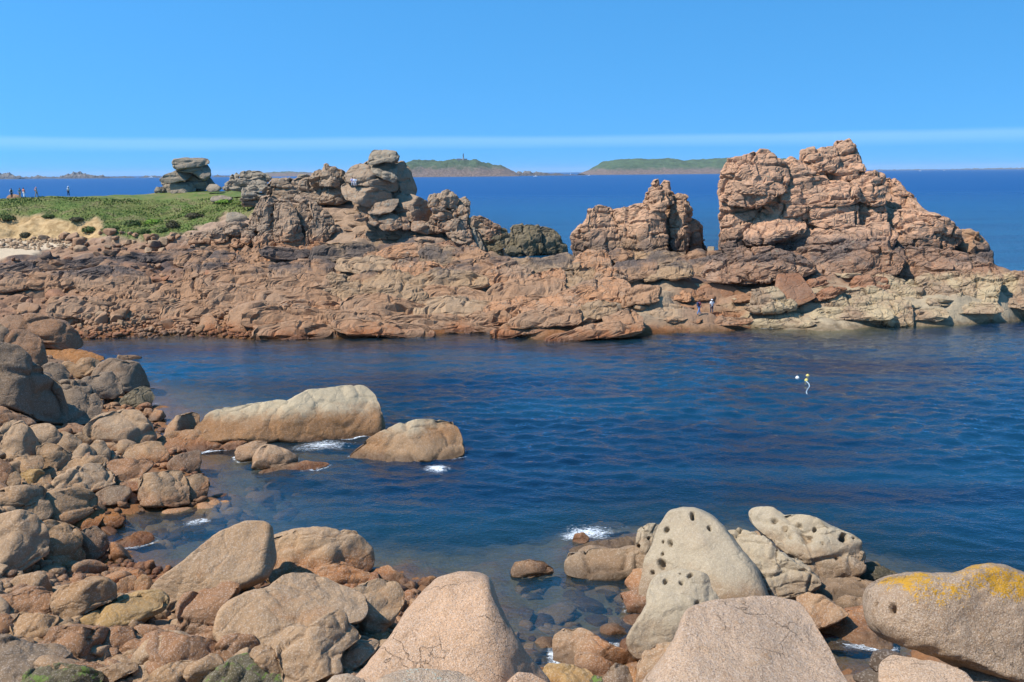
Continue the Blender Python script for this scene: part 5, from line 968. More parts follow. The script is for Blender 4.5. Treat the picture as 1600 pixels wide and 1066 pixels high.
B(Z_F, 'pit', .4, 'smaller pale knob with a row of black pits in front of the dome rock', [(358, 600), (395, 540), (430, 480), (448, 400), (478, 352), (540, 332), (610, 332), (672, 342), (693, 400), (726, 440), (735, 500), (690, 560), (600, 660), (470, 670), (400, 690), (362, 650)], N=60, planes=4, sharp=16, e=.5, cell=0, noise=.035, pits=pit(Z_F, [(506, 372, 12), (573, 378, 14), (608, 348, 12), (641, 467, 12), (568, 340, 7)]))
B(Z_F, 'pit', .9, 'small block wedged between dome rock and turtle-shaped rock', [(835, 240), (848, 185), (885, 163), (932, 193), (974, 240), (935, 275), (880, 272)], N=36, pits=pit(Z_F, [(875, 184, 10)]))
B(Z_F, 'pit', .2, 'broad fluted slab under the turtle-shaped rock', [(860, 300), (940, 258), (1010, 273), (1080, 305), (1150, 340), (1120, 380), (1000, 410), (930, 400), (880, 350)], N=44, cell=1.8, pits=pit(Z_F, [(980, 278, 10), (945, 268, 7)]))
B(Z_F, 'pit', .2, 'narrow diagonal rib of rock down the right side of the dome rock', [(742, 155), (790, 188), (850, 248), (892, 308), (966, 390), (950, 425), (900, 400), (850, 310), (795, 240)], N=36, cell=1.2)
B(Z_F, 'pit', .25, 'creased grey mass of strata joining the dome rock to the turtle-shaped rock', [(752, 185), (830, 168), (900, 190), (985, 240), (1085, 300), (1150, 350), (1090, 400), (960, 440), (900, 430), (840, 320), (785, 240)], N=60, cell=1.3, camp=.08, groove=.12, jt='blocks', thick=.4, seed=5001)
B(Z_F, 'pit', 1.2, 'small knob on top of the diagonal rib', [(785, 180), (800, 160), (824, 153), (853, 175), (848, 225), (800, 215)], pits=pit(Z_F, [(800, 166, 8), (843, 200, 7)]), N=24)
B(Z_F, 'pit', .3, 'turtle-shaped pale rock riddled with black pits overhanging the ledge', [(864, 112), (900, 90), (980, 92), (1020, 102), (1120, 102), (1180, 122), (1252, 148), (1303, 175), (1328, 230), (1315, 300), (1262, 338), (1180, 355), (1100, 345), (1070, 310), (1035, 265), (975, 225), (915, 185), (886, 155)], N=62, planes=5, sharp=20, e=.46, cell=2.6, camp=.06, groove=.07, jt='blocks', noise=.03, lean=.1, Y=None,
  pits=pit(Z_F, [(960, 118, 10), (1006, 152, 13), (1023, 182, 13), (1075, 166, 11), (1092, 190, 22), (1160, 210, 10), (1256, 186, 18), (1293, 187, 10), (1227, 273, 14), (1120, 140, 7), (1060, 130, 10)]))
B(Z_F, 'pit', -.1, 'flat pale ledge in the shadow of the turtle-shaped rock', [(1040, 420), (1160, 368), (1280, 350), (1380, 358), (1448, 390), (1420, 440), (1330, 455), (1200, 468), (1080, 450)], lean=.9)
B(Z_F, 'olive', -.2, 'olive ledge dipping into the sea right of the turtle-shaped rock', [(1290, 310), (1380, 292), (1440, 317), (1530, 372), (1460, 400), (1370, 380), (1300, 360)], lean=.8)
B(Z_F, 'pit', .0, 'low rock with a dark hollow below the pale ledge', [(1195, 470), (1260, 433), (1370, 438), (1396, 462), (1300, 498), (1215, 490)])
B(Z_F, 'beige', .2, 'sloping tan boulder behind the top right corner of the rose block', [(1050, 450), (1100, 422), (1160, 432), (1222, 462), (1268, 492), (1210, 530), (1140, 570), (1080, 530)])
B(Z_F, 'beige', -.5, 'tan sloping rock running down into the dark pool beside the lichen boulder', [(1130, 570), (1250, 498), (1350, 466), (1430, 500), (1440, 640), (1300, 660), (1180, 660)], lean=.7)

# ------------------------------------------------------------------ close boulders below the viewpoint
NK = dict(noise=0.02, planes=2, e=0.66, lean=0.40, thick=0.9, res=.25)
def near(z, mat, Y, label, pts, **kw): return boulder(z, pts, label, mat, None, Y=Y, **{**NK, **kw})
near(Z_E, 'near', 14.0, 'large pyramid-shaped pink granite boulder in the lower middle', [(90, 980), (240, 820), (350, 680), (420, 560), (500, 480), (600, 400), (680, 376), (760, 371), (840, 383), (878, 420), (893, 500), (932, 600), (992, 720), (1052, 820), (1112, 890), (1200, 1040), (800, 1120), (300, 1120), (20, 1080)], ridge=(.32, 1.3), N=58)
near(Z_E, 'neargreen', 12.0, 'boulder top with mint-green lichen at the bottom edge before the pyramid', [(250, 940), (310, 878), (400, 852), (560, 855), (700, 878), (800, 935), (820, 1040), (500, 1090), (260, 1040)])
near(Z_E, 'neargreen', 12.2, 'small mint-lichened boulder top left of the larger lichened one', [(10, 930), (70, 883), (140, 877), (225, 915), (235, 1000), (120, 1030), (10, 1000)])
near(Z_E, 'near', 12.6, 'small pale boulder top at the bottom edge right of the pyramid boulder', [(915, 935), (990, 868), (1062, 873), (1140, 920), (1160, 1000), (1000, 1030), (915, 1000)])
near(Z_F, 'nearpink', 11.5, 'large flat-topped rose granite block at the bottom right of centre', [(420, 860), (520, 700), (560, 620), (582, 520), (640, 478), (760, 453), (870, 432), (960, 427), (1052, 432), (1093, 470), (1152, 560), (1212, 680), (1290, 830), (1340, 960), (850, 1010), (380, 960)], ridge=(.62, .9), N=58, e=.55)
near(Z_G, 'nearlich', 15.0, 'big rounded boulder splashed with orange-yellow lichen at the right edge', [(828, 600), (840, 558), (920, 488), (1020, 448), (1150, 437), (1240, 422), (1330, 367), (1400, 337), (1470, 335), (1540, 352), (1605, 385), (1700, 430), (1760, 600), (1720, 800), (1600, 875), (1400, 868), (1260, 852), (1150, 832), (1000, 812), (900, 780), (845, 725), (826, 655)], N=58, planes=2, noise=.035, lean=.3, pits=pit(Z_G, [(940, 578, 46), (850, 553, 12)]))
near(Z_G, 'nearpink', 13.8, 'rough pale rock shelf under the lichen boulder', [(885, 900), (930, 843), (1050, 838), (1200, 848), (1300, 880), (1340, 990), (1100, 1040), (890, 1000)], e=.5)
near(Z_G, 'nearpink', 13.0, 'rounded pale boulder top at the bottom edge under the lichen boulder', [(980, 990), (1040, 878), (1120, 848), (1200, 853), (1294, 880), (1350, 935), (1380, 1030), (1180, 1060), (980, 1040)])
near(Z_G, 'nearpink', 14.2, 'flat pale rock under the right end of the lichen boulder', [(1280, 890), (1450, 868), (1640, 872), (1680, 990), (1500, 1020), (1300, 1000)], e=.5)
near(Z_G, 'charcoal', 21.0, 'smooth charcoal boulder beneath the lichen boulder', [(828, 875), (848, 808), (900, 785), (960, 792), (1040, 820), (1020, 870), (930, 900), (860, 905)])
near(Z_G, 'charcoal', 21.5, 'dark wet stone at the edge of the pool below the charcoal boulder', [(745, 930), (820, 883), (892, 886), (915, 940), (850, 965), (760, 955)])
#==SCATTER==

# ------------------------------------------------------------------ loose boulders and cobbles
def proto(N, seed, flat=0.7, blocky=0.6, cuts=7):
    rng = np.random.RandomState(seed); D, Fc = cube_sphere(N)
    P = np.sign(D) * np.abs(D) ** blocky; P /= np.abs(P).max()
    P *= np.array([1.0, rng.uniform(.6, .95), flat * rng.uniform(.75, 1.1)])
    for _ in range(cuts):
        n = rng.normal(size=3); n /= np.linalg.norm(n); lim = rng.uniform(.42, .72); t = P @ n
        P = P - np.where(t > lim, (t - lim) * 0.92, 0)[:, None] * n
    P = P * (1 + 0.10 * perlin(P * 1.6 + seed)[:, None] + 0.05 * perlin(P * 4 + seed)[:, None])
    return P, Fc
rng = np.random.RandomState(5)
def scatter(name, label, cat, group, mats, pts, sizes, seed, flat=.7, blocky=.6, N=8, sink=.25):
    protos = []
    for k in range(8):
        P, Fc = proto(N, seed + k, flat, blocky); o = None
        for mname in mats:
            o = link_mesh(name, P, Fc, M[mname]); protos.append(o)
    rg = np.random.RandomState(seed); used = set()
    for (x, y, z), sz in zip(pts, sizes):
        j = rg.randint(len(protos)); src = protos[j]
        if j in used: o = src.copy(); COL.objects.link(o)
        else: o = src; used.add(j)
        o.scale = (sz * rg.uniform(.85, 1.25), sz * rg.uniform(.8, 1.1), sz * rg.uniform(.75, 1.1)); o.rotation_euler = (rg.uniform(-.35, .35), rg.uniform(-.35, .35), rg.uniform(0, 6.28))
        o.location = (x, y, z + sz * (0.5 - sink) * flat); tag(o, label, cat, group)
    for j, p in enumerate(protos):
        if j not in used: bpy.data.objects.remove(p, do_unlink=True)
def mass(name, mat, pts, sizes, seed, label, flat=.7, N=2):
    rg = np.random.RandomState(seed); V, Fs, off = [], [], 0; ps = [proto(N, seed + k, flat, .75, 5) for k in range(10)]
    for (x, y, z), sz in zip(pts, sizes):
        P, Fc = ps[rg.randint(10)]; a = rg.uniform(0, 6.28); c_, s_ = math.cos(a), math.sin(a)
        Q = P * sz * rg.uniform(.75, 1.25, 3); Q = np.column_stack([Q[:, 0] * c_ - Q[:, 1] * s_, Q[:, 0] * s_ + Q[:, 1] * c_, Q[:, 2]])
        V.append(Q + [x, y, z + .15 * sz]); Fs.append(Fc + off); off += len(P)
    o = link_mesh(name, np.concatenate(V), np.concatenate(Fs), M[mat]); return tag(o, label, None, None, 'stuff')
def sample(poly, n, seed, hit):
    rg = np.random.RandomState(seed); poly = np.array(poly, float); out = []
    px = rg.uniform(poly[:, 0].min(), poly[:, 0].max(), n * 6); py = rg.uniform(poly[:, 1].min(), poly[:, 1].max(), n * 6)
    ok = in_poly(px, py, poly); px, py = px[ok][:n], py[ok][:n]; P = hit(px, py); return P[~np.isnan(P[:, 0])]
SHELF = [(0, 405), (150, 392), (330, 385), (420, 400), (480, 440), (500, 490), (480, 525), (300, 522), (140, 526), (0, 500)]
RUBBLE = [(90, 470), (330, 455), (420, 500), (400, 526), (260, 523), (140, 530), (80, 500)]
p1 = sample(SHELF, 70, 31, head_hit); s1_ = np.exp(np.random.RandomState(3).normal(-0.35, .42, len(p1))).clip(.4, 1.7)
scatter('shelf_boulder', 'loose reddish-tan boulder lying among others on the tidal shelf below the headland', 'boulder', 'boulders strewn on the tidal shelf', ['shelf_b', 'slab'], p1, s1_, 300, flat=.6, blocky=.5)
p2 = sample(RUBBLE, 110, 32, head_hit); s2_ = np.exp(np.random.RandomState(4).normal(-0.75, .35, len(p2))).clip(.3, 1.0)
scatter('rubble_boulder', 'orange-brown boulder in the rubble along the far waterline of the cove', 'boulder', 'rubble boulders along the far waterline', ['shelf_b', 'tan'], p2, s2_, 340, flat=.75, N=7)
p3_ = sample([(100, 480), (330, 475), (410, 505), (400, 530), (130, 532)], 1100, 33, head_hit); p3_ = np.concatenate([p3_, sample(SHELF, 260, 34, head_hit)])
mass('rubble', 'shelf_b', p3_, np.exp(np.random.RandomState(6).normal(-1.35, .3, len(p3_))), 35, 'small orange-brown stones filling the tidal shelf and far waterline')
p4 = sample([(60, 372), (160, 366), (260, 368), (330, 360), (330, 392), (200, 400), (90, 396)], 70, 36, head_hit); s4 = np.exp(np.random.RandomState(7).normal(-.5, .4, len(p4))).clip(.3, 1.3)
scatter('bank_boulder', 'pale tan boulder at the foot of the sandy bank and grass edge', 'boulder', 'boulders along the foot of the bank', ['beige', 'shelf_b'], p4, s4, 380, flat=.7)
p4b = sample([(0, 374), (90, 374), (130, 384), (60, 392), (0, 388)], 300, 37, head_hit); mass('pebbles', 'beige', p4b, np.exp(np.random.RandomState(8).normal(-1.6, .4, len(p4b))), 38, 'pale pebbles at the top of the small sand beach')
LAND = [(-20, 520), (120, 560), (215, 620), (255, 680), (320, 740), (322, 790), (200, 805), (165, 862), (230, 890), (330, 900), (640, 915), (690, 950), (690, 1066), (-20, 1066)]
p5 = sample(LAND, 210, 41, near_hit); s5 = np.exp(np.random.RandomState(9).normal(-.75, .38, len(p5))).clip(.25, .95)
scatter('shore_stone', 'smaller rounded stone filling the gaps of the left boulder beach', 'stone', 'stones filling the left boulder beach', ['tan', 'brown', 'beige'], p5, s5, 420, flat=.75, blocky=.75, N=9)
p6 = sample(LAND, 2600, 42, near_hit); mass('cobbles', 'tan', p6, np.exp(np.random.RandomState(10).normal(-1.5, .35, len(p6))).clip(.1, .4), 43, 'small brown cobbles between the boulders of the left shore', N=2)
p6b = sample(LAND, 900, 44, near_hit); mass('dark_cobbles', 'brown', p6b, np.exp(np.random.RandomState(11).normal(-1.4, .35, len(p6b))).clip(.1, .4), 45, 'dark brown cobbles between the boulders of the left shore', N=2)
SUBM = [(820, 900), (1000, 900), (1010, 1040), (860, 1050), (800, 1000)]
p7 = sample(SUBM, 90, 46, near_hit); p7 = p7[p7[:, 2] < 0.05]
scatter('submerged_boulder', 'reddish boulder seen through the clear shallow water of the near inlet', 'boulder', 'boulders under the clear shallow water', ['sub', 'tan'], p7, np.exp(np.random.RandomState(12).normal(-.75, .35, len(p7))).clip(.25, .8), 460, flat=.5, blocky=.75, sink=.75)
p7b = sample([(230, 800), (420, 760), (520, 740), (420, 850), (240, 870)], 60, 47, near_hit); p7b = p7b[p7b[:, 2] < -.1]
scatter('submerged_boulder', 'boulder under the water of the small pool beside the left shore', 'boulder', 'boulders under the small pool', ['sub', 'orange'], p7b, np.exp(np.random.RandomState(13).normal(-.5, .35, len(p7b))).clip(.3, 1), 470, flat=.5, blocky=.75, sink=.7)
p8 = sample([(850, 985), (1040, 1000), (1100, 1066), (850, 1066)], 26, 48, near_hit); p8 = p8[p8[:, 2] > -.3]
scatter('inlet_stone', 'small rounded stone at the head of the near inlet', 'stone', 'stones at the head of the near inlet', ['tan', 'beige', 'orange'], p8, np.exp(np.random.RandomState(14).normal(-.9, .3, len(p8))), 480, flat=.7, blocky=.75)

# ------------------------------------------------------------------ grass and shrubs
def leaf_mat(name, a, b):
    g = NG(name); p = g.pos(); n = g.noise(p, 3.0, 4, .6)
    return g.finish(g.mix(g.step(n, .35, .65), a, b), 0.8, None, 0.2)
M['grass'] = leaf_mat('grass_blades', (0.11, 0.165, 0.028), (0.20, 0.20, 0.06)); M['gorse'] = leaf_mat('dark_gorse', (0.05, 0.045, 0.025), (0.085, 0.075, 0.035)); M['fern'] = leaf_mat('fresh_fern', (0.10, 0.20, 0.02), (0.17, 0.26, 0.03)); M['scrub'] = leaf_mat('green_scrub', (0.05, 0.085, 0.02), (0.09, 0.11, 0.03))
gi = np.where(m_grass & (zt > 7) & (hx > -60) & (hx < 420))[0]; rg = np.random.RandomState(50); pick = rg.choice(gi, min(15000, len(gi)), replace=False)
base = np.column_stack([xy[pick] + rg.uniform(-.15, .15, (len(pick), 2)), zt[pick]]); a = rg.uniform(0, 6.28, len(pick)); hgt = rg.uniform(.06, .24, len(pick)) * (0.55 + 0.9 * sstep(-.1, .3, perlin(base * .25)))
dxy = np.column_stack([np.cos(a), np.sin(a), 0 * a]); V = np.stack([base - dxy * .16, base + dxy * .16, base + np.column_stack([rg.uniform(-.15, .15, (len(pick), 2)), hgt])], 1).reshape(-1, 3)
tag(link_mesh('grass', V, np.arange(len(V)).reshape(-1, 3), M['grass'], smooth=False), 'green grass covering the headland plateau', None, None, 'stuff')
def shrub(px, py, rx, rz, mat, label, seed, group=None):
    rg = np.random.RandomState(seed); c = head_hit([px], [py])[0]
    if c[0] != c[0]: return
    root = empty('shrub', c, label, 'shrub', group); n = 420
    d = rg.normal(size=(n, 3)); d /= np.linalg.norm(d, axis=1)[:, None]; d[:, 2] = np.abs(d[:, 2]); r = rg.uniform(.55, 1.05, n) ** .6 * (1 + .25 * perlin(d * 2 + seed))
    p = d * r[:, None] * [rx, rx * .8, rz]; s_ = rg.uniform(.10, .24, n); t1_ = rg.normal(size=(n, 3)); t1_ /= np.linalg.norm(t1_, axis=1)[:, None]; t2_ = np.cross(t1_, d)
    V = np.stack([p - t1_ * s_[:, None], p + t2_ * s_[:, None] * .6, p + t1_ * s_[:, None], p - t2_ * s_[:, None] * .6], 1).reshape(-1, 3)
    link_mesh('foliage', V, np.arange(len(V)).reshape(-1, 4), M[mat], root, smooth=False)
    D, Fc = cube_sphere(5); link_mesh('stem', D * [rx * .45, rx * .4, rz * .5], Fc, M['gorse'], root)
shrub(270, 356, 1.1, 1.1, 'gorse', 'dark round gorse bush on the lower grass slope', 1); shrub(303, 340, 1.5, .7, 'gorse', 'low brown heather bush right of and above the dark gorse bush', 2)
shrub(240, 350, 1.6, .7, 'fern', 'bright green fern clump left of the dark gorse bush', 3); shrub(205, 352, 1.8, .8, 'scrub', 'green scrub bush in the middle of the grass slope', 4)
shrub(175, 360, 1.6, .8, 'scrub', 'green scrub bush beside the right end of the sandy bank', 5); shrub(140, 365, 1.3, .8, 'scrub', 'green bush on the face of the sandy bank', 6)
shrub(120, 347, 1.2, .5, 'gorse', 'dark overhanging turf clump on the lip of the sandy bank', 7); shrub(75, 341, 1.0, .4, 'scrub', 'small tuft of scrub on the sandy bank lip', 8); shrub(10, 345, 1.6, .8, 'scrub', 'green scrub patch on the bank at the left edge', 9)
shrub(40, 371, .9, .6, 'gorse', 'small dark weed clump at the foot of the sandy bank', 10); shrub(350, 318, 1.5, .5, 'fern', 'green clump below the low grey outcrop', 11); shrub(255, 362, 1.2, .6, 'scrub', 'small scrub bush at the lower edge of the grass slope', 12)
shrub(225, 365, 1.2, .6, 'scrub', 'scrub bush above the tan boulders at the lower grass edge', 13)

# ------------------------------------------------------------------ people
for n_, c_ in dict(skin=(0.42, 0.25, 0.17), white=(0.78, 0.78, 0.78), navy=(0.03, 0.04, 0.08), denim=(0.10, 0.19, 0.36), maroon=(0.22, 0.05, 0.06), black=(0.02, 0.02, 0.022), coral=(0.65, 0.22, 0.16), teal=(0.08, 0.22, 0.26), khaki=(0.30, 0.25, 0.17), hair=(0.06, 0.04, 0.025), grey=(0.4, 0.4, 0.42), lilac=(0.45, 0.42, 0.6), float_yellow=(0.60, 0.46, 0.13), float_white=(0.8, 0.78, 0.7), boat_white=(0.85, 0.85, 0.85), tower_grey=(0.20, 0.20, 0.19), roof_slate=(0.10, 0.10, 0.11), rope=(0.35, 0.42, 0.45), glass=(0.05, 0.07, 0.08)).items(): M[n_] = simple(n_, c_)
def skin_obj(name, mat, joints_, edges, parent, sub=2):
    ks = list(joints_); me = bpy.data.meshes.new(name); me.from_pydata([joints_[k][:3] for k in ks], [(ks.index(a_), ks.index(b_)) for a_, b_ in edges], [])
    me.materials.append(M[mat]); o = bpy.data.objects.new(name, me); COL.objects.link(o); o.parent = parent
    md = o.modifiers.new("skin", 'SKIN'); md.use_smooth_shade = True; lay = me.skin_vertices[0].data if me.skin_vertices else None
    if lay is None: bpy.context.view_layer.update(); lay = me.skin_vertices[0].data
    for i_, k in enumerate(ks): r_ = joints_[k][3]; lay[i_].radius = (r_, r_ * (joints_[k][4] if len(joints_[k]) > 4 else 1))
    lay[0].use_root = True
    s_ = o.modifiers.new("subdivision", 'SUBSURF'); s_.levels = 1; s_.render_levels = sub; return o
def person(loc, rz, label, top, bottom, pose='stand', hat=None, h=1.72, bag=None, group=None, hair='hair'):
    root = empty('person', loc, label, 'person', group); root.rotation_euler = (0, 0, rz); root.scale = (h / 1.72,) * 3
    st = dict(stand=.10, walk=.26, step=.32)[pose] if pose != 'sit' else 0
    J = dict(pel=(0, 0, .95, .125, .8), chest=(0, .01, 1.28, .15, .7), neck=(0, 0, 1.46, .055), head=(0, .015, 1.56, .085), top=(0, .01, 1.66, .075))
    for s_, n_ in ((-1, 'l'), (1, 'r')):
        f = s_ * st
        J['hip' + n_] = (s_ * .09, 0, .9, .095); J['kn' + n_] = (s_ * .10, -f * .45 - .02, .5, .06); J['an' + n_] = (s_ * .10, f * (-.9) + .03, .09, .042); J['to' + n_] = (s_ * .11, f * (-.9) - .13, .045, .038)
        J['sh' + n_] = (s_ * .19, .01, 1.40, .058); J['el' + n_] = (s_ * .25, .03 + f * .3, 1.13, .042); J['wr' + n_] = (s_ * .25, -.08 + f * .5, .90, .03); J['hand' + n_] = (s_ * .25, -.12 + f * .55, .82, .036)
        J['fing' + n_] = (s_ * .245, -.15 + f * .57, .75, .018); J['thumb' + n_] = (s_ * .225, -.17 + f * .55, .81, .013)
    if pose == 'sit':
        for s_, n_ in ((-1, 'l'), (1, 'r')):
            J['kn' + n_] = (s_ * .12, -.42, .95, .06); J['an' + n_] = (s_ * .12, -.45, .52, .042); J['to' + n_] = (s_ * .12, -.60, .48, .038); J['el' + n_] = (s_ * .25, -.08, 1.15, .042); J['wr' + n_] = (s_ * .17, -.32, 1.04, .03); J['hand' + n_] = (s_ * .15, -.40, 1.03, .036); J['fing' + n_] = (s_ * .14, -.47, 1.02, .018); J['thumb' + n_] = (s_ * .11, -.42, 1.07, .013)
        J = {k: (v[0], v[1], v[2] - .85, *v[3:]) for k, v in J.items()}
    E = [('pel', 'chest'), ('chest', 'neck'), ('neck', 'head'), ('head', 'top')]
    for n_ in 'lr': E += [('pel', 'hip' + n_), ('hip' + n_, 'kn' + n_), ('kn' + n_, 'an' + n_), ('an' + n_, 'to' + n_), ('chest', 'sh' + n_), ('sh' + n_, 'el' + n_), ('el' + n_, 'wr' + n_), ('wr' + n_, 'hand' + n_), ('hand' + n_, 'fing' + n_), ('hand' + n_, 'thumb' + n_)]
    skin_obj('body', 'skin', J, E, root)
    def sub(keys, ex): return {k: (*J[k][:3], J[k][3] + ex, *(J[k][4:])) for k in keys}
    def lerp(a_, b_, t, r_): return tuple(J[a_][i] * (1 - t) + J[b_][i] * t for i in range(3)) + (r_,)
    ks = ['pel', 'chest', 'shl', 'shr', 'ell', 'elr']; jj = sub(ks, .022); jj['hem'] = (*J['pel'][:2], J['pel'][2] - .06, .15, .8); jj['col'] = lerp('chest', 'neck', .75, .075)
    skin_obj('shirt', top, jj, [('pel', 'chest'), ('pel', 'hem'), ('chest', 'col'), ('chest', 'shl'), ('chest', 'shr'), ('shl', 'ell'), ('shr', 'elr')], root)
    ks = ['pel', 'hipl', 'hipr', 'knl', 'knr', 'anl', 'anr']; jj = sub(ks, .020)
    skin_obj('trousers', bottom, jj, [('pel', 'hipl'), ('pel', 'hipr'), ('hipl', 'knl'), ('hipr', 'knr'), ('knl', 'anl'), ('knr', 'anr')], root)
    for n_ in 'lr': skin_obj('shoe', 'black', {'a': (*J['an' + n_][:2], J['to' + n_][2] + .01, .052), 'b': (*J['to' + n_][:3], .045)}, [('a', 'b')], root, 1)
    hd = J['head']; D, Fc = cube_sphere(8); q = D * [.088, .10, .125]; q = q + np.array([0, .012, .03])
    keep = (D[:, 2] > .25) | (D[:, 1] > .25); q = q * np.where(keep, 1.08, .8)[:, None]; link_mesh('hair', q + np.array(hd[:3]), Fc, M[hair], root)
    f_ = D * [.013, .03, .03]; link_mesh('nose', f_ + np.array([hd[0], hd[1] - .092, hd[2] + .0]), Fc, M['skin'], root)
    for s_ in (-1, 1): link_mesh('ear', D * [.014, .024, .034] + np.array([s_ * .088, hd[1], hd[2]]), Fc, M['skin'], root); link_mesh('eye', D * [.012, .008, .008] + np.array([s_ * .033, hd[1] - .083, hd[2] + .025]), Fc, M['black'], root)
    link_mesh('mouth', D * [.024, .008, .006] + np.array([0, hd[1] - .082, hd[2] - .055]), Fc, M['maroon'], root)
    if hat:
        t = D.copy(); q = np.where(t[:, 2:3] > 0, t * [.105, .115, .11], t * [.17, .18, .012]); link_mesh('hat', q + np.array([hd[0], hd[1], hd[2] + .075]), Fc, M[hat], root)
    if bag:
        q = np.sign(D) * np.abs(D) ** .5 * [.15, .09, .22]; link_mesh('backpack', q + np.array([0, J['chest'][1] + .20, J['chest'][2] - .03]), Fc, M[bag], root)
    return root
def ground(px, py): 
    g_ = head_hit([px], [py])[0]; return g_
def sight(px, py):
    bpy.context.view_layer.update(); d = ray(np.array(float(px)), np.array(float(py))); d = d / np.linalg.norm(d)
    ok, loc, *_ = S.ray_cast(bpy.context.evaluated_depsgraph_get(), Vector(CAM), Vector(d)); return np.array(loc) if ok else ground(px, py)
g1 = sight(1112, 489.5); g2 = sight(1092, 491.5); pass
person((g1[0], g1[1], g1[2] - .02), rad(190), 'person in white shirt and hat standing on the shelf, right one of two', 'white', 'navy', 'stand', 'white')
person((g2[0], g2[1], g2[2] - .02), rad(120), 'person in maroon top and blue jeans stepping along the shelf, left one of two', 'maroon', 'denim', 'step', None, bag='navy')
def plateau(px, py, Y): 
    ys = np.arange(170, 232, 1.0); q = at_y(np.full(len(ys), float(px)), np.full(len(ys), float(py)), ys); z = HEAD(q[:, :2]) + 0.12; q[:, 2] = z
    k = int(np.argmin(project(q)[1])); return tuple(q[k])
for (px, py, Y, rz, label, top, bot, pose, hat, bag) in [
    (19, 313, 200, 200, 'walker in white shirt with a dark bag, leftmost on the far plateau', 'white', 'black', 'walk', None, 'black'), (32, 313, 201, 20, 'walker in teal top next to the white-shirted one on the plateau', 'teal', 'khaki', 'walk', None, None),
    (38, 312, 200, 160, 'walker in coral top and white trousers in the middle of the plateau group', 'coral', 'white', 'stand', None, None), (58, 313, 199, 90, 'walker with a coral hat and backpack on the plateau', 'grey', 'khaki', 'walk', 'coral', 'coral'),
    (108, 314.5, 200, 250, 'lone walker in white top and cap with dark trousers on the plateau', 'white', 'navy', 'stand', 'white', None)]:
    person(plateau(px, py, Y), rad(rz), label, top, bot, pose, hat, bag=bag, h=1.75)
for px, py, Y, label, top in [(551, 285.5, 144.5, 'seated person in lilac top at the left foot of the tall tor', 'lilac'), (555, 286, 144.5, 'seated person in white top beside the lilac one at the tall tor', 'white')]:
    person(tuple(sight(px, py) - np.array([0, .15, .05])), rad(10), label, top, 'grey', 'sit')

# ------------------------------------------------------------------ floats, boats, lighthouse
def lathe(prof, n=20):
    V = []; 
    for r_, z_ in prof:
        for k in range(n): t = 2 * math.pi * k / n; V.append((r_ * math.cos(t), r_ * math.sin(t), z_))
    F_ = [(i * n + k, i * n + (k + 1) % n, (i + 1) * n + (k + 1) % n, (i + 1) * n + k) for i in range(len(prof) - 1) for k in range(n)]
    return np.array(V), np.array(F_)
def box(sx, sy, sz, c=(0, 0, 0)):
    V = np.array([(x, y, z) for x in (-.5, .5) for y in (-.5, .5) for z in (-.5, .5)]) * [sx, sy, sz] + np.array(c)
    return V, np.array([(0, 1, 3, 2), (4, 6, 7, 5), (0, 4, 5, 1), (2, 3, 7, 6), (0, 2, 6, 4), (1, 5, 7, 3)])
for px, py, mt, label in [(1246, 591, 'float_white', 'white fishing float, leftmost of the three in the cove'), (1262, 588, 'float_yellow', 'yellow fishing float farthest back of the three in the cove'), (1260, 595, 'float_yellow', 'yellow fishing float with a trailing rope, nearest of the three')]:
    c = at_z(np.array(float(px)), np.array(float(py)), 0.0); r_ = empty('fishing_float', c, label, 'float')
    V, F_ = lathe([(.001, -.22), (.16, -.16), (.24, 0), (.21, .14), (.11, .24), (.05, .28), (.05, .34), (.001, .35)]); link_mesh('ball', V, F_, M[mt], r_); r_.scale = (.72, .72, .72)
    V, F_ = lathe([(.055, .31), (.075, .35), (.055, .39), (.001, .40)], 12); link_mesh('eye', V, F_, M['black'], r_)
def tube(path, rad_, n=6):
    path = np.array(path); V, F_ = [], []
    for i in range(len(path)):
        d = path[min(i + 1, len(path) - 1)] - path[max(i - 1, 0)]; d = d / np.linalg.norm(d); s_ = np.cross(d, [0, 0, 1]); s_ /= np.linalg.norm(s_); t = np.cross(s_, d)
        for k in range(n): a_ = 2 * math.pi * k / n; V.append(path[i] + rad_ * (math.cos(a_) * s_ + math.sin(a_) * t))
    F_ = [(i * n + k, i * n + (k + 1) % n, (i + 1) * n + (k + 1) % n, (i + 1) * n + k) for i in range(len(path) - 1) for k in range(n)]; return np.array(V), np.array(F_)
rp = [at_z(np.array(x), np.array(y), .04) for x, y in [(1260., 596.), (1264, 600), (1265, 604), (1262, 608), (1260, 612), (1261, 617)]]; V, F_ = tube(rp, .045)
tag(link_mesh('float_rope', V - rp[0], F_, M['rope'], None, rp[0]), 'pale rope trailing on the water from the nearest yellow float', 'rope')
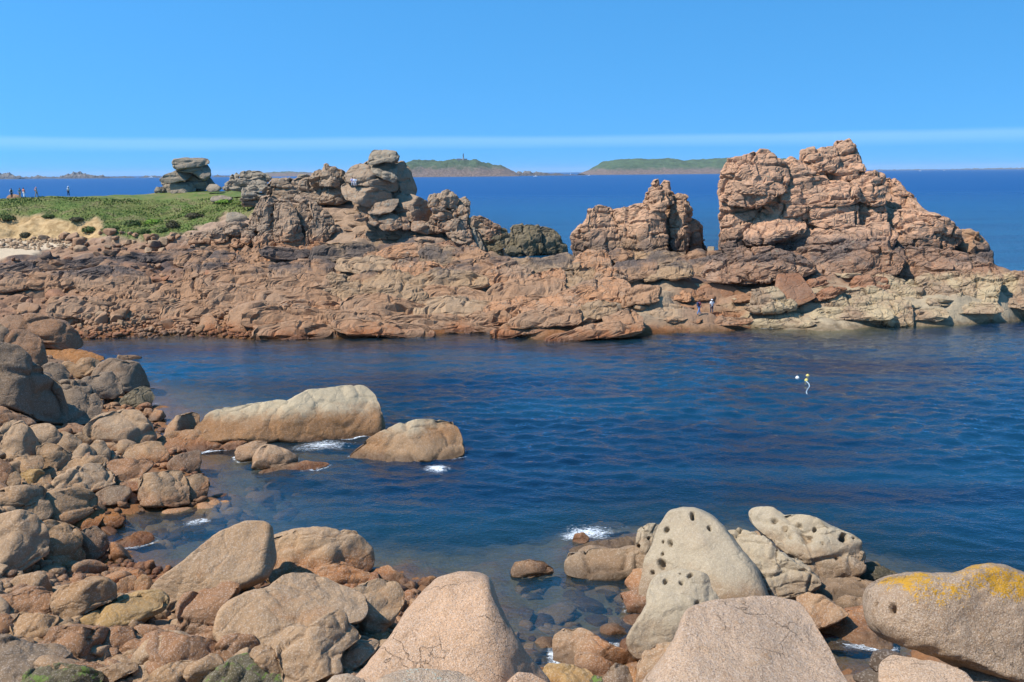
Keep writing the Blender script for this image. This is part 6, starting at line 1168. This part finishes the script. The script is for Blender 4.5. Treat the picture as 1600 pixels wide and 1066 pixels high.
def boat(px, py, length, rz, label, kind='motor'):
    c = at_z(np.array(float(px)), np.array(float(py)), 0.0); r_ = empty('boat', c, label, 'boat'); r_.rotation_euler = (0, 0, rz); L_ = length
    st = np.linspace(-.5, .5, 13); V = []; 
    for t in st:
        w_ = .16 * L_ * (1 - max(0, (t + .1) / .6) ** 2.2) ** .6 if t < .499 else .002 * L_; z_ = .10 * L_ * (1 + .5 * max(0, t)); V += [(t * L_, -w_, z_), (t * L_, -w_ * .75, .02 * L_), (t * L_, 0, -.03 * L_), (t * L_, w_ * .75, .02 * L_), (t * L_, w_, z_), (t * L_, 0, z_ * .95)]
    F_ = [(i * 6 + k, i * 6 + (k + 1) % 6, (i + 1) * 6 + (k + 1) % 6, (i + 1) * 6 + k) for i in range(12) for k in range(6)] + [(0, 1, 2, 5), (5, 2, 3, 4)]
    link_mesh('hull', np.array(V), np.array(F_), M['boat_white'], r_, smooth=False)
    if kind == 'motor':
        V, F_ = box(.45 * L_, .22 * L_, .10 * L_, (-.05 * L_, 0, .15 * L_)); link_mesh('cabin', V, F_, M['boat_white'], r_, smooth=False)
        V, F_ = box(.38 * L_, .226 * L_, .035 * L_, (-.05 * L_, 0, .16 * L_)); link_mesh('window', V, F_, M['glass'], r_, smooth=False)
        V, F_ = box(.18 * L_, .16 * L_, .06 * L_, (-.0 * L_, 0, .23 * L_)); link_mesh('wheelhouse', V, F_, M['boat_white'], r_, smooth=False)
    V, F_ = lathe([(.008 * L_, .1 * L_), (.006 * L_, (.45 if kind == 'motor' else 1.2) * L_), (.001, (.46 if kind == 'motor' else 1.21) * L_)], 8); link_mesh('mast', V, F_, M['boat_white'], r_)
    if kind == 'sail':
        V = np.array([(-.03, -.004, .16), (-.42, -.004, .18), (-.02, -.004, 1.15), (-.03, .004, .16), (-.42, .004, .18), (-.02, .004, 1.15)]) * L_
        link_mesh('sail', V, np.array([(0, 1, 2), (5, 4, 3), (0, 2, 5), (0, 5, 3), (1, 4, 5), (1, 5, 2)]), M['boat_white'], r_, smooth=False)
boat(236.5, 278.6, 46, rad(5), 'white motor ship off the left reefs near the pancake stack'); boat(837, 276.2, 16, rad(170), 'small white motor boat just right of the lighthouse island'); boat(921, 274.6, 14, rad(10), 'small white motor boat at the left tip of the long island')
boat(892, 273.4, 15, rad(20), 'white sailing boat between the two islands', 'sail'); boat(1438, 267.5, 20, rad(0), 'tiny white boat on the far horizon right of the dome'); boat(1475, 266.8, 18, rad(180), 'second tiny white boat farther right on the horizon')
lp = at_y(np.array(724.0), np.array(250.5), Y1); lr = empty('lighthouse', (lp[0], lp[1], lp[2] - 3), 'dark slender lighthouse with low fort buildings on the green island', 'lighthouse')
V, F_ = lathe([(4.2, 0), (4.2, 8), (3.2, 9), (2.6, 26), (3.6, 27), (3.6, 28.5), (2.0, 28.6)], 16); link_mesh('tower', V, F_, M['tower_grey'], lr)
V, F_ = lathe([(2.0, 28.5), (2.0, 32.5)], 12); link_mesh('lantern', V, F_, M['glass'], lr); V, F_ = lathe([(2.3, 32.4), (1.2, 34.2), (.2, 35), (.2, 37), (.01, 37.1)], 12); link_mesh('dome', V, F_, M['roof_slate'], lr)
for x_, w_, h_ in [(-22, 20, 7), (-5, 16, 6), (11, 14, 6)]:
    V, F_ = box(w_, 12, h_, (x_, 6, h_ / 2 + .5)); wl = link_mesh('wall', V, F_, M['tower_grey'], lr, smooth=False)
    V = np.array([(-.52 * w_, -6.4, 0), (.52 * w_, -6.4, 0), (.52 * w_, 6.4, 0), (-.52 * w_, 6.4, 0), (-.5 * w_, 0, 3.4), (.5 * w_, 0, 3.4)]) + [x_, 6, h_ + .6]
    o = link_mesh('roof', V, np.array([(0, 1, 5, 4), (2, 3, 4, 5), (0, 4, 3, 3), (1, 2, 5, 5)])[:2], M['roof_slate'], lr, smooth=False)

# ------------------------------------------------------------------ bedrock slabs of the tidal shelf (pieces of the headland)
def slab_proto(seed):
    rg = np.random.RandomState(seed); D, Fc = cube_sphere(9); P = np.sign(D) * np.abs(D) ** .30; P = P * [1, 1, 1] / np.abs(P).max()
    sk = rg.uniform(-.3, .3); P[:, 0] += sk * P[:, 1]
    for _ in range(5):
        n = rg.normal(size=3) * [1, 1, .8]; n /= np.linalg.norm(n); lim = rg.uniform(.72, 1.0); t = P @ n; P = P - np.where(t > lim, (t - lim) * .95, 0)[:, None] * n
    P = P * (1 + .07 * perlin(P * 1.4 + seed)[:, None]) + .035 * np.stack([perlin(P * 4 + 9 * k + seed) for k in range(3)], 1); return P, Fc
sp = [slab_proto(900 + k) for k in range(12)]; rg = np.random.RandomState(77); sobj = {}
rl = np.random.RandomState(123)
for row, (yb, hh) in enumerate([(526, 22), (512, 26), (494, 28), (474, 30), (452, 30), (430, 28), (410, 22)]):
    x_ = -30 + rl.uniform(0, 60)
    while x_ < 1085:
        w_ = rl.uniform(60, 150) * (0.75 + 0.25 * (yb - 400) / 120); h_ = hh * rl.uniform(.75, 1.25); cx_c = x_ + w_ / 2; x_ += w_ * rl.uniform(.74, 1.0)
        wlim = np.interp(cx_c, [p_[0] for p_ in WL], [p_[1] for p_ in WL]); yb_ = min(yb + rl.uniform(-5, 5), wlim + 1)
        if cx_c < 420 and (yb > 500 or rl.rand() < .2): continue
        if cx_c < 130 and yb > 470: continue
        if 1068 < cx_c + w_ / 2 and yb > 440: continue
        if yb < 440 and (cx_c < 300): continue
        if yb < 420 and 770 < cx_c < 925: continue
        sl = (-0.13 if cx_c > 740 else 0.08 if cx_c > 380 else 0.02) + rl.uniform(-.06, .06); n_ = 7; tx = np.linspace(-.5, .5, n_)
        topy = -h_ * (1 - .35 * np.abs(2 * tx) ** 3 + rl.uniform(-.14, .14, n_)); boty = h_ * rl.uniform(-.05, .22, n_)
        poly = np.array([(cx_c + t_ * w_ + rl.uniform(-3, 3), yb_ + sl * t_ * w_ + ty) for t_, ty in zip(tx, topy)] + [(cx_c + t_ * w_, yb_ + sl * t_ * w_ + by_) for t_, by_ in zip(tx[::-1], boty)])
        mt = 'shelf_b' if (cx_c < 480 or yb > 505 or rl.rand() < .35) else ['crag', 'beige', 'ledge'][rl.choice(3, p=[.3, .2, .5])]
        P, Fc, base = rock_geo(poly, zg=(head_hit, 1.0), thick=.55, e=.34, lean=.75, N=21, planes=4, noise=.02, cell=2.0, camp=.09, groove=.15, jt='blocks', sharp=18, grow=1.06, seed=7000 + row * 100 + int(cx_c))
        link_mesh('ledge', P, Fc, M[mt], head, smooth=False)
for px_c, py_b, w_, h_, mt in [(1046, 500, 56, 24, 'beige'), (1056, 470, 44, 20, 'crag'), (1058, 522, 40, 9, 'shelf_b'), (1085, 470, 60, 16, 'slab'), (1150, 487, 70, 14, 'ledge'), (1130, 507, 90, 12, 'shelf_b'), (1075, 505, 46, 10, 'shelf_b'), (1215, 512, 110, 14, 'domelow'), (1330, 500, 120, 20, 'domelow'), (1420, 500, 110, 18, 'domelow'), (1505, 490, 110, 18, 'domelow'), (1580, 480, 110, 22, 'domelow'), (1180, 470, 70, 12, 'slab'), (60, 425, 130, 16, 'shelf_b'), (170, 415, 120, 14, 'shelf_b'), (270, 405, 110, 14, 'shelf_b'), (360, 400, 110, 16, 'shelf_b'), (560, 395, 120, 18, 'ledge'), (650, 400, 120, 18, 'crag'), (470, 400, 110, 16, 'crag'), (600, 372, 90, 16, 'crag'), (420, 380, 80, 16, 'crag'), (340, 375, 90, 14, 'crag'), (700, 395, 70, 18, 'domelow')]:
    tx = np.linspace(-.5, .5, 7); poly = np.array([(px_c + t_ * w_, py_b - .06 * t_ * w_ - h_ * (1 - .4 * abs(2 * t_) ** 3 + rl.uniform(-.12, .12))) for t_ in tx] + [(px_c + t_ * w_, py_b - .06 * t_ * w_ + h_ * rl.uniform(-.05, .2)) for t_ in tx[::-1]])
    P, Fc, base = rock_geo(poly, zg=(head_hit, 1.0), thick=.5, e=.34, lean=.9, N=21, planes=4, noise=.02, cell=1.8, camp=.08, groove=.14, jt='blocks', sharp=18, grow=1.06, seed=8000 + int(px_c))
    link_mesh('ledge', P, Fc, M[mt], head, smooth=False)
zones = [([(0, 402), (300, 392), (420, 405), (600, 400), (760, 420), (1000, 415), (1080, 430), (1090, 490), (1040, 515), (800, 522), (500, 525), (250, 520), (0, 500)], 16, (0.8, 1.6)), ([(420, 350), (560, 330), (680, 340), (760, 395), (740, 425), (420, 410)], 50, (.7, 1.6)), ([(1090, 440), (1300, 430), (1560, 440), (1590, 470), (1480, 492), (1300, 508), (1120, 500)], 45, (.6, 1.3))]
cnt = 0
for zi, (poly, n, (a0, a1)) in enumerate(zones):
    for x, y, z in sample(poly, n, 600 + zi, head_hit):
        if min(np.hypot(x - g1[0], y - g1[1]), np.hypot(x - g2[0], y - g2[1])) < 5: continue
        k = rg.randint(12); mt = ['shelf_b', 'slab', 'crag'][rg.choice(3, p=[.6, .3, .1])] if x < 0 else ['shelf_b', 'beige', 'domelow'][rg.choice(3, p=[.4, .4, .2])]
        if zi == 2: mt = 'domelow'
        if zi == 1: mt = ['crag', 'shelf_b'][rg.randint(2)]
        P, Fc = sp[k]
        if (k, mt) in sobj: o = bpy.data.objects.new('slab', sobj[(k, mt)]); COL.objects.link(o); o.parent = head
        else: o = link_mesh('slab', P, Fc, M[mt], head); sobj[(k, mt)] = o.data
        L_ = rg.uniform(a0, a1); o.scale = (L_, L_ * rg.uniform(.45, .8), L_ * rg.uniform(.14, .30)); o.location = (x, y, z - .12 * L_)
        o.rotation_euler = (rg.uniform(-.05, .25), rg.uniform(.0, .22), .22 + rg.uniform(-.3, .3))

# ------------------------------------------------------------------ sea air
V, F_ = box(52000, 41600, 150, (0, 20300, 67)); hm = bpy.data.materials.new('haze'); hm.use_nodes = True; ht = hm.node_tree; ht.nodes.clear()
ho = ht.nodes.new("ShaderNodeOutputMaterial"); hv = ht.nodes.new("ShaderNodeVolumePrincipled"); hv.inputs["Color"].default_value = (0.62, 0.80, 1.0, 1); hv.inputs["Density"].default_value = 2.4e-5
ht.links.new(hv.outputs[0], ho.inputs["Volume"])
tag(link_mesh('haze', V, F_, hm, smooth=False), 'thin blue sea haze over the far islands', None, None, 'stuff')

# ------------------------------------------------------------------ thin foam line where rock meets water
from mathutils.kdtree import KDTree
wl = []
for o in list(bpy.data.objects):
    if o.type != 'MESH' or o.name.split('.')[0] not in ('boulder', 'slab', 'block', 'ledge', 'submerged_boulder'): continue
    if o.name.startswith('submerged'): continue
    mw = np.array(o.matrix_basis) if o.parent is None else np.array(Matrix.Translation(o.parent.location) @ o.matrix_basis) if o.parent.type == 'EMPTY' else np.array(o.matrix_basis)
    co = np.empty(len(o.data.vertices) * 3, np.float32); o.data.vertices.foreach_get('co', co); co = co.reshape(-1, 3) @ mw[:3, :3].T + mw[:3, 3]
    k_ = (np.abs(co[:, 2]) < 0.16) & (co[:, 1] < 125); wl.append(co[k_])
wl = np.concatenate(wl); kd = KDTree(len(wl))
for i_, c_ in enumerate(wl): kd.insert((c_[0], c_[1], 0), i_)
kd.balance(); idx = np.where((wxy[:, 1] < 122) & (depth > 0.01))[0]; fx_ = foam.copy()
lo_, hi_ = wl.min(0), wl.max(0); cellset = set(map(tuple, np.floor(wl[:, :2] / 1.0).astype(int))); cellset |= {(a_ + i_, b_ + j_) for a_, b_ in cellset for i_ in (-1, 0, 1) for j_ in (-1, 0, 1)}
ci = np.floor(wxy[idx] / 1.0).astype(int)
for n_, (a_, b_) in zip(idx, ci):
    if (a_, b_) in cellset:
        d_ = kd.find((wxy[n_, 0], wxy[n_, 1], 0))[2]; fx_[n_] = max(fx_[n_], 0.80 * math.exp(-(d_ / 0.36) ** 2))
fx_ = np.maximum(fx_, 0.45 * np.exp(-((depth - 0.08) / 0.12) ** 2) * (wxy[:, 1] < 125))
patch = 0.35 + 0.75 * sstep(-0.2, 0.35, perlin(w3 * 0.22 + 8)); base_f = foam
sea.data.attributes['foam'].data.foreach_set('value', np.where(fx_ > base_f, fx_ * patch, base_f).astype(np.float32))
